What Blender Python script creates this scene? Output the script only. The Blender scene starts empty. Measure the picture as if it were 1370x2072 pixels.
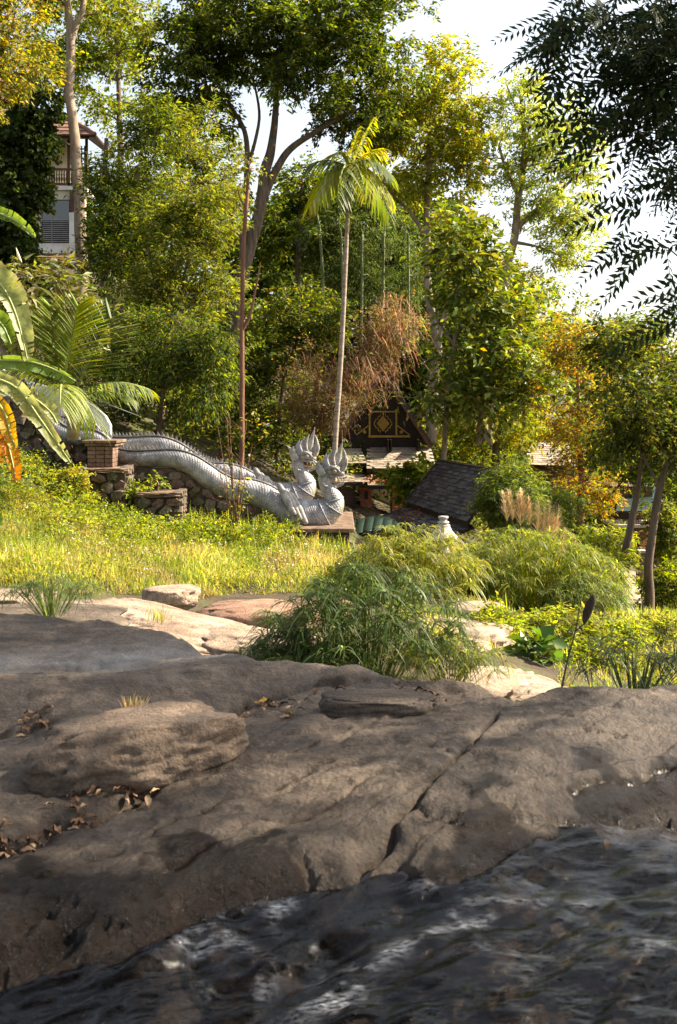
import bpy, bmesh, math, random
import numpy as np
from mathutils import Vector, Matrix

# ------------------------------------------------------------------ camera, sky, sun, exposure
SC = bpy.context.scene
COL = SC.collection
F = 1990.0; CX = 685.0; HZ = 830.0          # focal length, principal column and horizon row in photo pixels
cam_d = bpy.data.cameras.new('camera'); cam = bpy.data.objects.new('camera', cam_d); COL.objects.link(cam)
cam.location = (0, 0, 0); cam.rotation_euler = (math.radians(90), 0, 0)
cam_d.sensor_fit = 'VERTICAL'; cam_d.sensor_height = 36.0; cam_d.sensor_width = 36.0
cam_d.lens = F / 2072.0 * 36.0
cam_d.shift_y = -(1036.0 - HZ) / 2072.0
cam_d.clip_start = 0.05; cam_d.clip_end = 3000
cam_d.dof.use_dof = True; cam_d.dof.focus_distance = 20.0; cam_d.dof.aperture_fstop = 7.0
SC.camera = cam

SUN_AZ = math.radians(76.0)      # clockwise from the view direction (+Y) towards the right (+X)
SUN_EL = math.radians(38.0)
world = bpy.data.worlds.new('World'); SC.world = world; world.use_nodes = True
wn = world.node_tree.nodes; wl = world.node_tree.links; wn.clear()
sky = wn.new('ShaderNodeTexSky'); sky.sky_type = 'NISHITA'; sky.sun_disc = False
sky.sun_elevation = SUN_EL; sky.sun_rotation = SUN_AZ
sky.altitude = 600; sky.air_density = 1.3; sky.dust_density = 6.0; sky.ozone_density = 1.0
bg = wn.new('ShaderNodeBackground'); bg.inputs['Strength'].default_value = 0.075
wo = wn.new('ShaderNodeOutputWorld')
hs = wn.new('ShaderNodeHueSaturation'); hs.inputs['Saturation'].default_value = 0.52; hs.inputs['Value'].default_value = 1.25   # milky, hazy air
wl.new(sky.outputs[0], hs.inputs['Color']); wl.new(hs.outputs[0], bg.inputs['Color']); wl.new(bg.outputs[0], wo.inputs['Surface'])
sun_d = bpy.data.lights.new('sun', 'SUN'); sun_d.energy = 5.0; sun_d.angle = math.radians(0.6); sun_d.color = (1.0, 0.86, 0.66)
sun = bpy.data.objects.new('sun', sun_d); COL.objects.link(sun)
SUN_DIR = Vector((math.sin(SUN_AZ) * math.cos(SUN_EL), math.cos(SUN_AZ) * math.cos(SUN_EL), math.sin(SUN_EL)))
sun.rotation_euler = SUN_DIR.to_track_quat('Z', 'Y').to_euler()
sun.location = SUN_DIR * 60
SC.view_settings.view_transform = 'Standard'; SC.view_settings.look = 'None'
SC.view_settings.exposure = 1.76; SC.view_settings.gamma = 1.0
SC.view_settings.use_curve_mapping = False
SC.cycles.max_bounces = 7; SC.cycles.diffuse_bounces = 4; SC.cycles.glossy_bounces = 3
SC.cycles.transmission_bounces = 5; SC.cycles.transparent_max_bounces = 8
SC.cycles.caustics_reflective = False; SC.cycles.caustics_refractive = False
SC.cycles.use_denoising = True; SC.cycles.sample_clamp_indirect = 6.0

# ------------------------------------------------------------------ helpers
R = np.random.default_rng(11)
UP = np.array([0.0, 0.0, 1.0])

def P(px, py, Y):
    return np.array([(px - CX) / F * Y, Y, (HZ - py) / F * Y])

def unit(v):
    v = np.asarray(v, float)
    return v / np.maximum(np.linalg.norm(v, axis=-1, keepdims=True), 1e-9)

def _hash(ix, iy, iz, seed):
    with np.errstate(over='ignore'):
        n = (ix.astype(np.int64) * 374761393 + iy.astype(np.int64) * 668265263 + iz.astype(np.int64) * 1440662683 + seed * 982451653) & 0xffffffff
        n = ((n ^ (n >> 13)) * 1274126177) & 0xffffffff
        n = n ^ (n >> 16)
    return (n & 0xffff) / 65535.0

def vnoise(x, y, z=0.0, seed=0):
    x = np.asarray(x, float); y = np.asarray(y, float); z = np.zeros_like(x) + z
    ix, iy, iz = np.floor(x).astype(int), np.floor(y).astype(int), np.floor(z).astype(int)
    fx, fy, fz = x - ix, y - iy, z - iz
    fx, fy, fz = [t * t * t * (t * (t * 6 - 15) + 10) for t in (fx, fy, fz)]
    r = 0
    for a in (0, 1):
        for b in (0, 1):
            for c in (0, 1):
                w = (fx if a else 1 - fx) * (fy if b else 1 - fy) * (fz if c else 1 - fz)
                r = r + w * _hash(ix + a, iy + b, iz + c, seed)
    return r * 2 - 1

def fbm(x, y, z=0.0, octv=4, seed=0, gain=0.5, lac=2.03):
    s = 0; a = 1.0
    x = np.asarray(x, float); y = np.asarray(y, float); z = np.asarray(z, float)
    for o in range(octv):
        s = s + a * vnoise(x, y, z, seed + o * 17); a *= gain
        x = x * lac + 3.1; y = y * lac + 1.7; z = z * lac + 5.3
    return s

def rbf(pts, vals, smooth=1e-4):
    pts = np.asarray(pts, float); vals = np.asarray(vals, float); n = len(pts)
    def phi(d2): return np.where(d2 > 1e-12, 0.5 * d2 * np.log(np.maximum(d2, 1e-12)), 0.0)
    d2 = ((pts[:, None] - pts[None]) ** 2).sum(-1)
    A = np.zeros((n + 3, n + 3)); A[:n, :n] = phi(d2) + smooth * np.eye(n)
    A[:n, n] = 1; A[:n, n + 1:] = pts; A[n, :n] = 1; A[n + 1:, :n] = pts.T
    w = np.linalg.solve(A, np.concatenate([vals, np.zeros(3)]))
    def f(x, y):
        x = np.asarray(x, float); y = np.asarray(y, float); sh = x.shape
        x = x.ravel(); y = y.ravel(); out = w[n] + w[n + 1] * x + w[n + 2] * y
        for i in range(n):
            out = out + w[i] * phi((x - pts[i, 0]) ** 2 + (y - pts[i, 1]) ** 2)
        return out.reshape(sh)
    return f

def poly_dist(x, y, line):
    """distance to a polyline and the signed side (+ left of travel) of the nearest segment"""
    best = np.full(x.shape, 1e9); side = np.zeros(x.shape); tt = np.zeros(x.shape)
    for i in range(len(line) - 1):
        ax, ay = line[i]; bx, by = line[i + 1]; dx, dy = bx - ax, by - ay
        l2 = dx * dx + dy * dy + 1e-12
        t = np.clip(((x - ax) * dx + (y - ay) * dy) / l2, 0, 1)
        ex, ey = x - ax - t * dx, y - ay - t * dy
        d = np.hypot(ex, ey); m = d < best
        best = np.where(m, d, best); side = np.where(m, np.sign(dx * ey - dy * ex), side)
        tt = np.where(m, (i + t) / (len(line) - 1), tt)
    return best, side, tt

def sstep(a, b, x):
    t = np.clip((x - a) / (b - a), 0, 1); return t * t * (3 - 2 * t)

def root_loc(o):
    while o.parent is not None: o = o.parent
    return np.array(o.location)

def link(o, parent=None):
    COL.objects.link(o)
    if parent is not None: o.parent = parent
    return o

def tag(o, label=None, cat=None, group=None, kind=None):
    if label: o['label'] = label
    if cat: o['category'] = cat
    if group: o['group'] = group
    if kind: o['kind'] = kind
    return o

def thing(name, loc, label, cat, group=None):
    o = bpy.data.objects.new(name, None); o.empty_display_size = 0.2
    o.location = [float(c) for c in loc]; link(o)
    return tag(o, label, cat, group)

def make_mesh(name, V, faces, mat, cols=None, smooth=False, attrs=None):
    V = np.asarray(V, np.float32)
    me = bpy.data.meshes.new(name)
    if isinstance(faces, np.ndarray):
        k = faces.shape[1]; n = len(faces)
        me.vertices.add(len(V)); me.vertices.foreach_set('co', V.ravel())
        me.loops.add(n * k); me.loops.foreach_set('vertex_index', faces.astype(np.int32).ravel())
        me.polygons.add(n); me.polygons.foreach_set('loop_start', np.arange(n, dtype=np.int32) * k)
        me.update(calc_edges=True)
    else:
        me.from_pydata(V.tolist(), [], [list(map(int, f)) for f in faces]); me.update()
    if smooth:
        me.polygons.foreach_set('use_smooth', np.ones(len(me.polygons), bool))
    if cols is not None:
        c = np.ones((len(V), 4), np.float32); c[:, :3] = cols
        at = me.color_attributes.new('Col', 'FLOAT_COLOR', 'POINT'); at.data.foreach_set('color', c.ravel())
    if attrs:
        for k_, v_ in attrs.items():
            at = me.attributes.new(k_, 'FLOAT', 'POINT'); at.data.foreach_set('value', np.asarray(v_, np.float32).ravel())
    if mat is not None: me.materials.append(mat)
    return me

def obj(name, V, faces, mat, parent=None, cols=None, smooth=False, attrs=None, bevel=0, recentre=False):
    V = np.asarray(V, float)
    if parent is not None: V = V - root_loc(parent)
    loc = None
    if recentre:
        loc = V.mean(0); loc[2] = V[:, 2].min(); V = V - loc
    o = bpy.data.objects.new(name, make_mesh(name, V, faces, mat, cols, smooth, attrs))
    link(o, parent)
    if loc is not None: o.location = loc
    if bevel:
        m = o.modifiers.new('bevel', 'BEVEL'); m.width = bevel; m.segments = 2; m.limit_method = 'ANGLE'
    return o

class MB:
    """collects simple solids in world coordinates for one mesh"""
    def __init__(s): s.v = []; s.f = []; s.n = 0; s.c = []
    def add(s, V, Fc, col=None):
        V = np.asarray(V, float).reshape(-1, 3)
        for f in Fc: s.f.append([int(i) + s.n for i in f])
        s.v.append(V); s.n += len(V)
        s.c.append(np.tile(np.asarray(col if col is not None else (1, 1, 1), float), (len(V), 1)) if np.ndim(col) < 2 else col)
        return s
    def box(s, lo, hi, M=None):
        x0, y0, z0 = lo; x1, y1, z1 = hi
        V = np.array([[x0,y0,z0],[x1,y0,z0],[x1,y1,z0],[x0,y1,z0],[x0,y0,z1],[x1,y0,z1],[x1,y1,z1],[x0,y1,z1]], float)
        if M is not None: V = V @ np.array(M)[:3, :3].T + np.array(M)[:3, 3]
        return s.add(V, [(0,3,2,1),(4,5,6,7),(0,1,5,4),(1,2,6,5),(2,3,7,6),(3,0,4,7)])
    def slab(s, quad, th):
        """a quad (4 points) given a thickness th along its negative normal"""
        q = np.asarray(quad, float); n = unit(np.cross(q[1] - q[0], q[3] - q[0]))
        return s.add(np.concatenate([q, q - n * th]), [(0,1,2,3),(7,6,5,4),(0,4,5,1),(1,5,6,2),(2,6,7,3),(3,7,4,0)])
    def prism(s, poly, d):
        """planar polygon extruded by vector d"""
        q = np.asarray(poly, float); n = len(q)
        return s.add(np.concatenate([q, q + np.asarray(d, float)]), [tuple(range(n))[::-1], tuple(range(n, 2 * n))] + [(i, (i + 1) % n, n + (i + 1) % n, n + i) for i in range(n)])
    def tube(s, pts, rad, n=6, flat=None, col=None, cap=True, up=None):
        V, Fc = tube(pts, rad, n, flat, cap, up); return s.add(V, Fc, col)
    def lathe(s, prof, c, n=16):
        V = []; 
        for r, z in prof:
            for k in range(n):
                a = 2 * math.pi * k / n; V.append((c[0] + r * math.cos(a), c[1] + r * math.sin(a), c[2] + z))
        Fc = []
        for i in range(len(prof) - 1):
            for k in range(n):
                Fc.append((i*n+k, i*n+(k+1)%n, (i+1)*n+(k+1)%n, (i+1)*n+k))
        Fc.append(tuple(range(n))[::-1]); Fc.append(tuple((len(prof)-1)*n + k for k in range(n)))
        return s.add(V, Fc)
    def build(s, name, mat, parent=None, smooth=False, bevel=0, cols=False, recentre=False):
        return obj(name, np.concatenate(s.v), s.f, mat, parent, np.concatenate(s.c) if cols else None, smooth, None, bevel, recentre)

def smooth_path(pts, n):
    """Catmull-Rom resampling of rows of any width"""
    pts = np.asarray(pts, float); m = len(pts)
    t = np.linspace(0, m - 1, n); i = np.clip(t.astype(int), 0, m - 2); f = (t - i)[:, None]
    p0 = pts[np.maximum(i - 1, 0)]; p1 = pts[i]; p2 = pts[i + 1]; p3 = pts[np.minimum(i + 2, m - 1)]
    return 0.5 * (2*p1 + (p2 - p0)*f + (2*p0 - 5*p1 + 4*p2 - p3)*f*f + (3*p1 - p0 - 3*p2 + p3)*f**3)

def tube(pts, rad, n=6, flat=None, cap=True, up=None):
    """swept tube; flat scales the radius along the side axis"""
    pts = np.asarray(pts, float); m = len(pts); rad = np.broadcast_to(np.asarray(rad, float), (m,))
    T = unit(np.gradient(pts, axis=0))
    ref = np.asarray(up, float) if up is not None else (np.array([0., 1., 0.]) if abs(T[:, 1]).mean() < 0.7 else np.array([1., 0., 0.]))
    A = unit(np.cross(T, ref)); B = np.cross(T, A)
    fl = np.ones(m) if flat is None else np.broadcast_to(np.asarray(flat, float), (m,))
    a = np.arange(n) * 2 * math.pi / n
    V = pts[:, None] + rad[:, None, None] * (np.cos(a)[None, :, None] * A[:, None] + (np.sin(a)[None, :, None] * B[:, None]) * fl[:, None, None])
    Fc = []
    for i in range(m - 1):
        for k in range(n):
            Fc.append((i*n+k, i*n+(k+1) % n, (i+1)*n+(k+1) % n, (i+1)*n+k))
    if cap: Fc.append(tuple(range(n))[::-1]); Fc.append(tuple((m-1)*n+k for k in range(n)))
    return V.reshape(-1, 3), Fc

# ------------------------------------------------------------------ materials
def nodes(name):
    m = bpy.data.materials.new(name); m.use_nodes = True
    nt = m.node_tree; nt.nodes.clear()
    return m, nt
def N(nt, t, **kw):
    n = nt.nodes.new(t)
    for k, v in kw.items():
        if k in n.inputs.keys(): n.inputs[k].default_value = v
        else: setattr(n, k, v)
    return n
def ramp(nt, stops, interp='LINEAR'):
    r = nt.nodes.new('ShaderNodeValToRGB'); e = r.color_ramp.elements; r.color_ramp.interpolation = interp
    while len(e) > 1: e.remove(e[-1])
    e[0].position = stops[0][0]; e[0].color = (*stops[0][1], 1)
    for p, c in stops[1:]:
        q = e.new(p); q.color = (*c, 1)
    return r
def surf(name, stops, scale=4.0, rough=0.8, bump=0.3, bscale=20.0, detail=6, spec=0.3, coord='Object', dist=0.02, aniso=None, stops2=None, scale2=30.0):
    """noise-coloured surface with noise relief"""
    m, nt = nodes(name); L = nt.links.new
    tc = N(nt, 'ShaderNodeTexCoord'); mp = N(nt, 'ShaderNodeMapping'); L(tc.outputs[coord], mp.inputs['Vector'])
    if aniso: mp.inputs['Scale'].default_value = aniso
    n1 = N(nt, 'ShaderNodeTexNoise', Scale=scale, Detail=detail, Roughness=0.6); L(mp.outputs[0], n1.inputs['Vector'])
    r = ramp(nt, stops); L(n1.outputs['Fac'], r.inputs['Fac']); out = r.outputs['Color']
    if stops2:
        n3 = N(nt, 'ShaderNodeTexNoise', Scale=scale2, Detail=4, Roughness=0.6); L(mp.outputs[0], n3.inputs['Vector'])
        r2 = ramp(nt, stops2); L(n3.outputs['Fac'], r2.inputs['Fac'])
        mx = N(nt, 'ShaderNodeMixRGB', blend_type='MULTIPLY'); mx.inputs['Fac'].default_value = 1
        L(out, mx.inputs['Color1']); L(r2.outputs['Color'], mx.inputs['Color2']); out = mx.outputs['Color']
    p = N(nt, 'ShaderNodeBsdfPrincipled', Roughness=rough); p.inputs['Specular IOR Level'].default_value = spec
    L(out, p.inputs['Base Color'])
    if bump:
        n2 = N(nt, 'ShaderNodeTexNoise', Scale=bscale, Detail=5, Roughness=0.65); L(mp.outputs[0], n2.inputs['Vector'])
        b = N(nt, 'ShaderNodeBump', Strength=bump, Distance=dist); L(n2.outputs['Fac'], b.inputs['Height']); L(b.outputs[0], p.inputs['Normal'])
    o = N(nt, 'ShaderNodeOutputMaterial'); L(p.outputs[0], o.inputs['Surface'])
    return m

def foliage_mat(name, trans=0.5, gloss=0.02, rough=0.6):
    """leaf colour comes from each leaf's own colour; thin leaves pass light"""
    m, nt = nodes(name); L = nt.links.new
    at = N(nt, 'ShaderNodeAttribute', attribute_name='Col')
    d = N(nt, 'ShaderNodeBsdfDiffuse'); t = N(nt, 'ShaderNodeBsdfTranslucent')
    hs = N(nt, 'ShaderNodeHueSaturation', Saturation=1.15, Value=1.95); hs.inputs['Hue'].default_value = 0.478
    L(at.outputs['Color'], d.inputs['Color']); L(at.outputs['Color'], hs.inputs['Color']); L(hs.outputs[0], t.inputs['Color'])
    mx = N(nt, 'ShaderNodeMixShader'); mx.inputs[0].default_value = trans
    L(d.outputs[0], mx.inputs[1]); L(t.outputs[0], mx.inputs[2])
    g = N(nt, 'ShaderNodeBsdfGlossy', Roughness=rough); g.inputs['Color'].default_value = (1, 1, 1, 1)
    fr = N(nt, 'ShaderNodeLayerWeight', Blend=0.25)
    mul = N(nt, 'ShaderNodeMath', operation='MULTIPLY_ADD'); mul.inputs[1].default_value = gloss * 2.0; mul.inputs[2].default_value = gloss * 0.25
    L(fr.outputs['Fresnel'], mul.inputs[0])
    m2 = N(nt, 'ShaderNodeMixShader'); L(mul.outputs[0], m2.inputs[0]); L(mx.outputs[0], m2.inputs[1]); L(g.outputs[0], m2.inputs[2])
    o = N(nt, 'ShaderNodeOutputMaterial'); L(m2.outputs[0], o.inputs['Surface'])
    return m

M = {}
M['leaf'] = foliage_mat('foliage')
M['leaf_thick'] = foliage_mat('thick_foliage', trans=0.28, gloss=0.05, rough=0.45)
M['leaf_shade'] = foliage_mat('dark_foliage', trans=0.15, gloss=0.02, rough=0.5)
M['grass'] = foliage_mat('grass_blade', trans=0.55, gloss=0.015, rough=0.5)
M['bark'] = surf('bark', [(0.3, (0.06, 0.042, 0.03)), (0.6, (0.16, 0.115, 0.08)), (0.8, (0.24, 0.19, 0.14))], 3.0, 0.9, 0.8, 14, aniso=(3, 3, 0.6), dist=0.04)
M['bark_pale'] = surf('pale_bark', [(0.3, (0.14, 0.10, 0.07)), (0.55, (0.28, 0.215, 0.155)), (0.75, (0.36, 0.30, 0.23))], 2.5, 0.9, 0.5, 12, aniso=(3, 3, 0.8), dist=0.03)
M['bark_dark'] = surf('dark_bark', [(0.3, (0.03, 0.022, 0.016)), (0.7, (0.09, 0.066, 0.048))], 3.0, 0.9, 0.8, 14, aniso=(3, 3, 0.6), dist=0.04)
M['bark_red'] = surf('red_bark', [(0.3, (0.11, 0.05, 0.03)), (0.7, (0.24, 0.12, 0.07))], 3.0, 0.9, 0.6, 14, aniso=(3, 3, 0.6), dist=0.03)
M['palm_trunk'] = surf('palm_trunk', [(0.35, (0.20, 0.15, 0.11)), (0.6, (0.34, 0.27, 0.21))], 2.0, 0.85, 0.3, 10, aniso=(1, 1, 6), dist=0.02)
M['twig'] = surf('dry_twig', [(0.3, (0.22, 0.14, 0.09)), (0.7, (0.38, 0.27, 0.19))], 5.0, 0.9, 0.0)
M['bamboo'] = surf('bamboo_cane', [(0.3, (0.10, 0.13, 0.05)), (0.7, (0.22, 0.24, 0.12))], 2.0, 0.6, 0.0)
# ------------------------------------------------------------------ foliage builders
def pick(pal, n, jit=0.22):
    """per-leaf colours from a palette of (rgb, weight)"""
    c = np.array([p[0] for p in pal], float); w = np.array([p[1] for p in pal], float); w /= w.sum()
    k = c[R.choice(len(c), n, p=w)]
    return np.clip(k * (1 + jit * R.standard_normal((n, 1))) * (1 + 0.08 * R.standard_normal((n, 3))), 0.004, 0.9)

def leaf_geo(C, D, Nn, L, W, col, fold=0.3, mid=0.45):
    """folded diamond leaves: base, left, tip, right"""
    D = unit(D); S = unit(np.cross(D, Nn)); Nn = np.cross(S, D)
    n = len(C); L = np.broadcast_to(L, (n,))[:, None]; W = np.broadcast_to(W, (n,))[:, None]
    a = C + D * L * mid + S * W * 0.5 + Nn * W * 0.5 * fold
    b = C + D * L * mid - S * W * 0.5 + Nn * W * 0.5 * fold
    tip = C + D * L - Nn * L * 0.10
    V = np.stack([C, a, tip, b], 1).reshape(-1, 3)
    i = np.arange(n)[:, None] * 4
    T = np.concatenate([i + np.array([[0, 1, 2]]), i + np.array([[0, 2, 3]])], 1).reshape(-1, 3)
    return V, T, np.repeat(col, 4, 0)

def ribbon_geo(C, D, L, W, droop, nseg, col, twist=0.0, taper=0.35):
    """thin arching blades"""
    D = unit(D); n = len(C)
    L = np.broadcast_to(L, (n,)).astype(float); W = np.broadcast_to(W, (n,)).astype(float); droop = np.broadcast_to(droop, (n,)).astype(float)
    h = np.cross(D, UP) + 1e-3 * R.standard_normal((n, 3)); S = unit(h)
    if twist: S = unit(S + twist * R.standard_normal((n, 3)))
    rows = []
    for k in range(nseg + 1):
        t = k / nseg
        p = C + D * (L * t)[:, None]; p = p - UP * (droop * L * t * t)[:, None]
        w = W * (taper + (1 - taper) * math.sin(math.pi * min(t * 1.25, 1.0) ** 0.8) if t < 1 else 0.06)
        rows.append(p + S * (w / 2)[:, None]); rows.append(p - S * (w / 2)[:, None])
    V = np.stack(rows, 1).reshape(-1, 3); m = 2 * (nseg + 1)
    i = np.arange(n)[:, None] * m
    q = np.concatenate([i + np.array([[2*k, 2*k+1, 2*k+3, 2*k+2]]) for k in range(nseg)], 1).reshape(-1, 4)
    return V, q, np.repeat(col, m, 0)

class Geo:
    """accumulates numpy geometry of one face size"""
    def __init__(s): s.V = []; s.F = []; s.C = []; s.n = 0
    def add(s, g):
        V, Fc, c = g; s.V.append(V); s.F.append(Fc + s.n); s.C.append(c); s.n += len(V)
    def build(s, name, mat, parent=None):
        if not s.V: return None
        return obj(name, np.concatenate(s.V), np.concatenate(s.F), mat, parent, np.concatenate(s.C))

def rand_dirs(n): return unit(R.standard_normal((n, 3)))

def ellipsoid_points(blobs, n, shell=0.5, gaps=True):
    """blobs: (px, py, Y, rx_px, ry_px, rz_m): points inside, biased to the outside"""
    w = np.array([b[3] * b[4] for b in blobs], float); w /= w.sum()
    n0 = n; n = int(n * 2.2); k = R.choice(len(blobs), n, p=w)
    d = rand_dirs(n) * (R.random((n, 1)) ** shell) * (1 + 0.12 * R.standard_normal((n, 1)))
    out = np.zeros((n, 3)); o = np.zeros((n, 3))
    for i, b in enumerate(blobs):
        m = k == i; c = P(b[0], b[1], b[2]); s = b[2] / F
        sc = np.array([b[3] * s, b[5], b[4] * s])
        out[m] = c + d[m] * sc; o[m] = d[m]
    # lobes and gaps: keep the places a coarse noise favours
    fq = 0.62 * (38.0 / max(np.mean([b[2] for b in blobs]), 8.0)) ** 0.5
    s = fbm(out[:, 0] * fq, out[:, 1] * fq, out[:, 2] * fq * 1.5, 3, int(R.integers(0, 900))) + 0.28 * R.standard_normal(n)
    idx = np.argsort(-s)[:n0] if gaps else np.arange(n0)
    return out[idx], unit(o[idx])

def crown(centres, outs, nleaf, L, W, pal, rc, flat=0.7, droop=0.35, up=0.8, jitL=0.25, fold=0.3, jit=0.22, clump_jit=0.18):
    n = len(centres); k = R.integers(0, n, nleaf)
    nt = 5; tw = unit(outs[:, None] * 0.7 + R.standard_normal((n, nt, 3)) * np.array([1, 1, 0.55 * flat])); j = R.integers(0, nt, nleaf)
    t = tw[k, j]; u = R.random(nleaf) ** 0.7
    C = centres[k] + t * (u * rc * 1.35)[:, None] + R.standard_normal((nleaf, 3)) * rc * 0.13; C[:, 2] -= 0.18 * rc * u * u
    sd = unit(np.cross(t, UP + 0.3 * R.standard_normal((nleaf, 3)))) * np.where(R.random(nleaf) < .5, 1, -1)[:, None]
    D = t * 0.75 + sd * 0.8 + 0.35 * R.standard_normal((nleaf, 3)); D[:, 2] -= droop
    Nn = UP * up + 0.6 * R.standard_normal((nleaf, 3)) + np.array(SUN_DIR) * 0.25
    l = L * (1 + jitL * R.standard_normal(nleaf)).clip(0.4, 1.8)
    cj = (1 + clump_jit * R.standard_normal((n, 1)))[k]
    return leaf_geo(C, D, Nn, l, l * (W / L), np.clip(pick(pal, nleaf, jit) * cj, 0.004, 0.9), fold)

def branch_net(trunks, centres, r0=0.05, rmin=0.012, sag=0.1, sides=5, lift=0.6):
    """explicit limbs (rows x,y,z,r) plus a twig path from the nearest node to every leaf clump"""
    mb = MB(); nodes_p = []; nodes_r = []
    for t in trunks:
        t = np.asarray(t, float); s = smooth_path(t, max(8, len(t) * 5)); 
        wob = 0.25 * s[:, 3:4] * np.stack([vnoise(s[:, 2] * 1.3, s[:, 0], s[:, 1], 3), vnoise(s[:, 2] * 1.3, s[:, 1], 7.0, 5), 0 * s[:, 0]], 1)
        mb.tube(s[:, :3] + wob, np.maximum(s[:, 3], 0.008), 9 if t[0][3] > 0.06 else 6)
        nodes_p.append(s[2:, :3]); nodes_r.append(s[2:, 3])
    NP_ = np.concatenate(nodes_p); NR = np.concatenate(nodes_r)
    order = np.argsort(np.min(np.linalg.norm(centres[:, None] - NP_[None, ::3], axis=2), axis=1)) if len(centres) else []
    for i in order:
        c = centres[i]; d = np.linalg.norm(NP_ - c, axis=1) + lift * np.maximum(NP_[:, 2] - c[2] + 0.1, 0)
        j = int(np.argmin(d)); a = NP_[j]; ra = min(max(NR[j] * 0.55, rmin), r0)
        dist = np.linalg.norm(c - a)
        if dist < 0.05: continue
        m1 = a + (c - a) * 0.35 + R.standard_normal(3) * dist * 0.09; m2 = a + (c - a) * 0.7 + R.standard_normal(3) * dist * 0.09 + UP * dist * sag
        pth = smooth_path(np.array([a, m1, m2, c]), 6)
        rr = np.linspace(ra, max(ra * 0.45, rmin * 0.6), 6)
        mb.tube(pth, rr, sides if ra > 0.03 else 4, cap=False)
        NP_ = np.concatenate([NP_, pth[2:]]); NR = np.concatenate([NR, rr[2:]])
    return mb

def PR(rows):
    """(px, py, Y, radius_px) rows to world x, y, z, radius"""
    return np.array([[*P(a, b, c), r * c / F] for a, b, c, r in rows])

def tree(name, label, trunks, blobs, ncl, nleaf, L, W, pal, rc, bark='bark', group=None, cat='tree', mat='leaf', shell=0.5, cut=None, **kw):
    tr = [PR(t) for t in trunks]
    t0 = tr[0][0]
    root = thing(name, t0[:3], label, cat, group)
    cen, out = ellipsoid_points(blobs, ncl, shell, kw.pop('gaps', True))
    bk = {k: kw.pop(k) for k in ('r0', 'rmin', 'sag', 'lift') if k in kw}
    branch_net(tr, cen, **bk).build('trunk', M[bark], root, smooth=True)
    g = crown(cen, out, nleaf, L, W, pal, rc, **kw)
    obj('crown', g[0], g[1], M[mat], root, g[2])
    return root

def sedge(name, label, base, rx, ry, h, n, pal, blade=0.22, bw=0.012, nb=16, lean=0.5, drp=0.7, stem_pal=None, group=None, cat='plant', hmin=0.55):
    """umbrella sedge: arching stems, each ending in a whorl of drooping narrow leaves"""
    root = thing(name, base, label, cat, group)
    a = R.random(n) * 2 * math.pi; r = R.random(n) ** 0.5
    b = np.stack([base[0] + rx * 0.35 * r * np.cos(a), base[1] + ry * 0.35 * r * np.sin(a), np.full(n, base[2])], 1)
    t = np.stack([base[0] + rx * r * np.cos(a), base[1] + ry * r * np.sin(a), np.zeros(n)], 1)
    hh = h * (hmin + (1 - hmin) * R.random(n)) * (1 - 0.45 * r ** 2)
    t[:, 2] = base[2] + hh
    sp = stem_pal or pal
    D = t - b; ln = np.linalg.norm(D, axis=1) * 1.03
    D2 = unit(D + UP * ln[:, None] * 0.15)
    g = ribbon_geo(b, D2, ln, 0.012, 0.12, 4, pick(sp, n), taper=0.9)
    # the stem end after its droop
    e = b + D2 * ln[:, None] - UP * (0.12 * ln)[:, None]
    k = np.repeat(np.arange(n), nb); az = R.random(n * nb) * 2 * math.pi; el = R.normal(0.25, 0.3, n * nb)
    dirs = np.stack([np.cos(az) * np.cos(el), np.sin(az) * np.cos(el), np.sin(el)], 1) + lean * unit(D)[k] * 0.5
    w = ribbon_geo(e[k], dirs, blade * (0.6 + 0.6 * R.random(n * nb)), bw, drp * (0.6 + 0.7 * R.random(n * nb)), 3, pick(pal, n * nb), taper=0.5)
    obj('stems', g[0], g[1], M['grass'], root, g[2])
    obj('leaves', w[0], w[1], M['grass'], root, w[2])
    return root

def in_poly(px, py, poly):
    ins = np.zeros(px.shape, bool); n = len(poly); j = n - 1
    for i in range(n):
        xi, yi = poly[i]; xj, yj = poly[j]
        c = ((yi > py) != (yj > py)) & (px < (xj - xi) * (py - yi) / (yj - yi + 1e-9) + xi)
        ins ^= c; j = i
    return ins

def rot_to(d, up=(0, 0, 1)):
    """matrix whose X axis is d"""
    d = Vector(d).normalized(); u = Vector(up); s = u.cross(d).normalized(); u = d.cross(s)
    return Matrix((d, s, u)).transposed().to_4x4()

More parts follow.
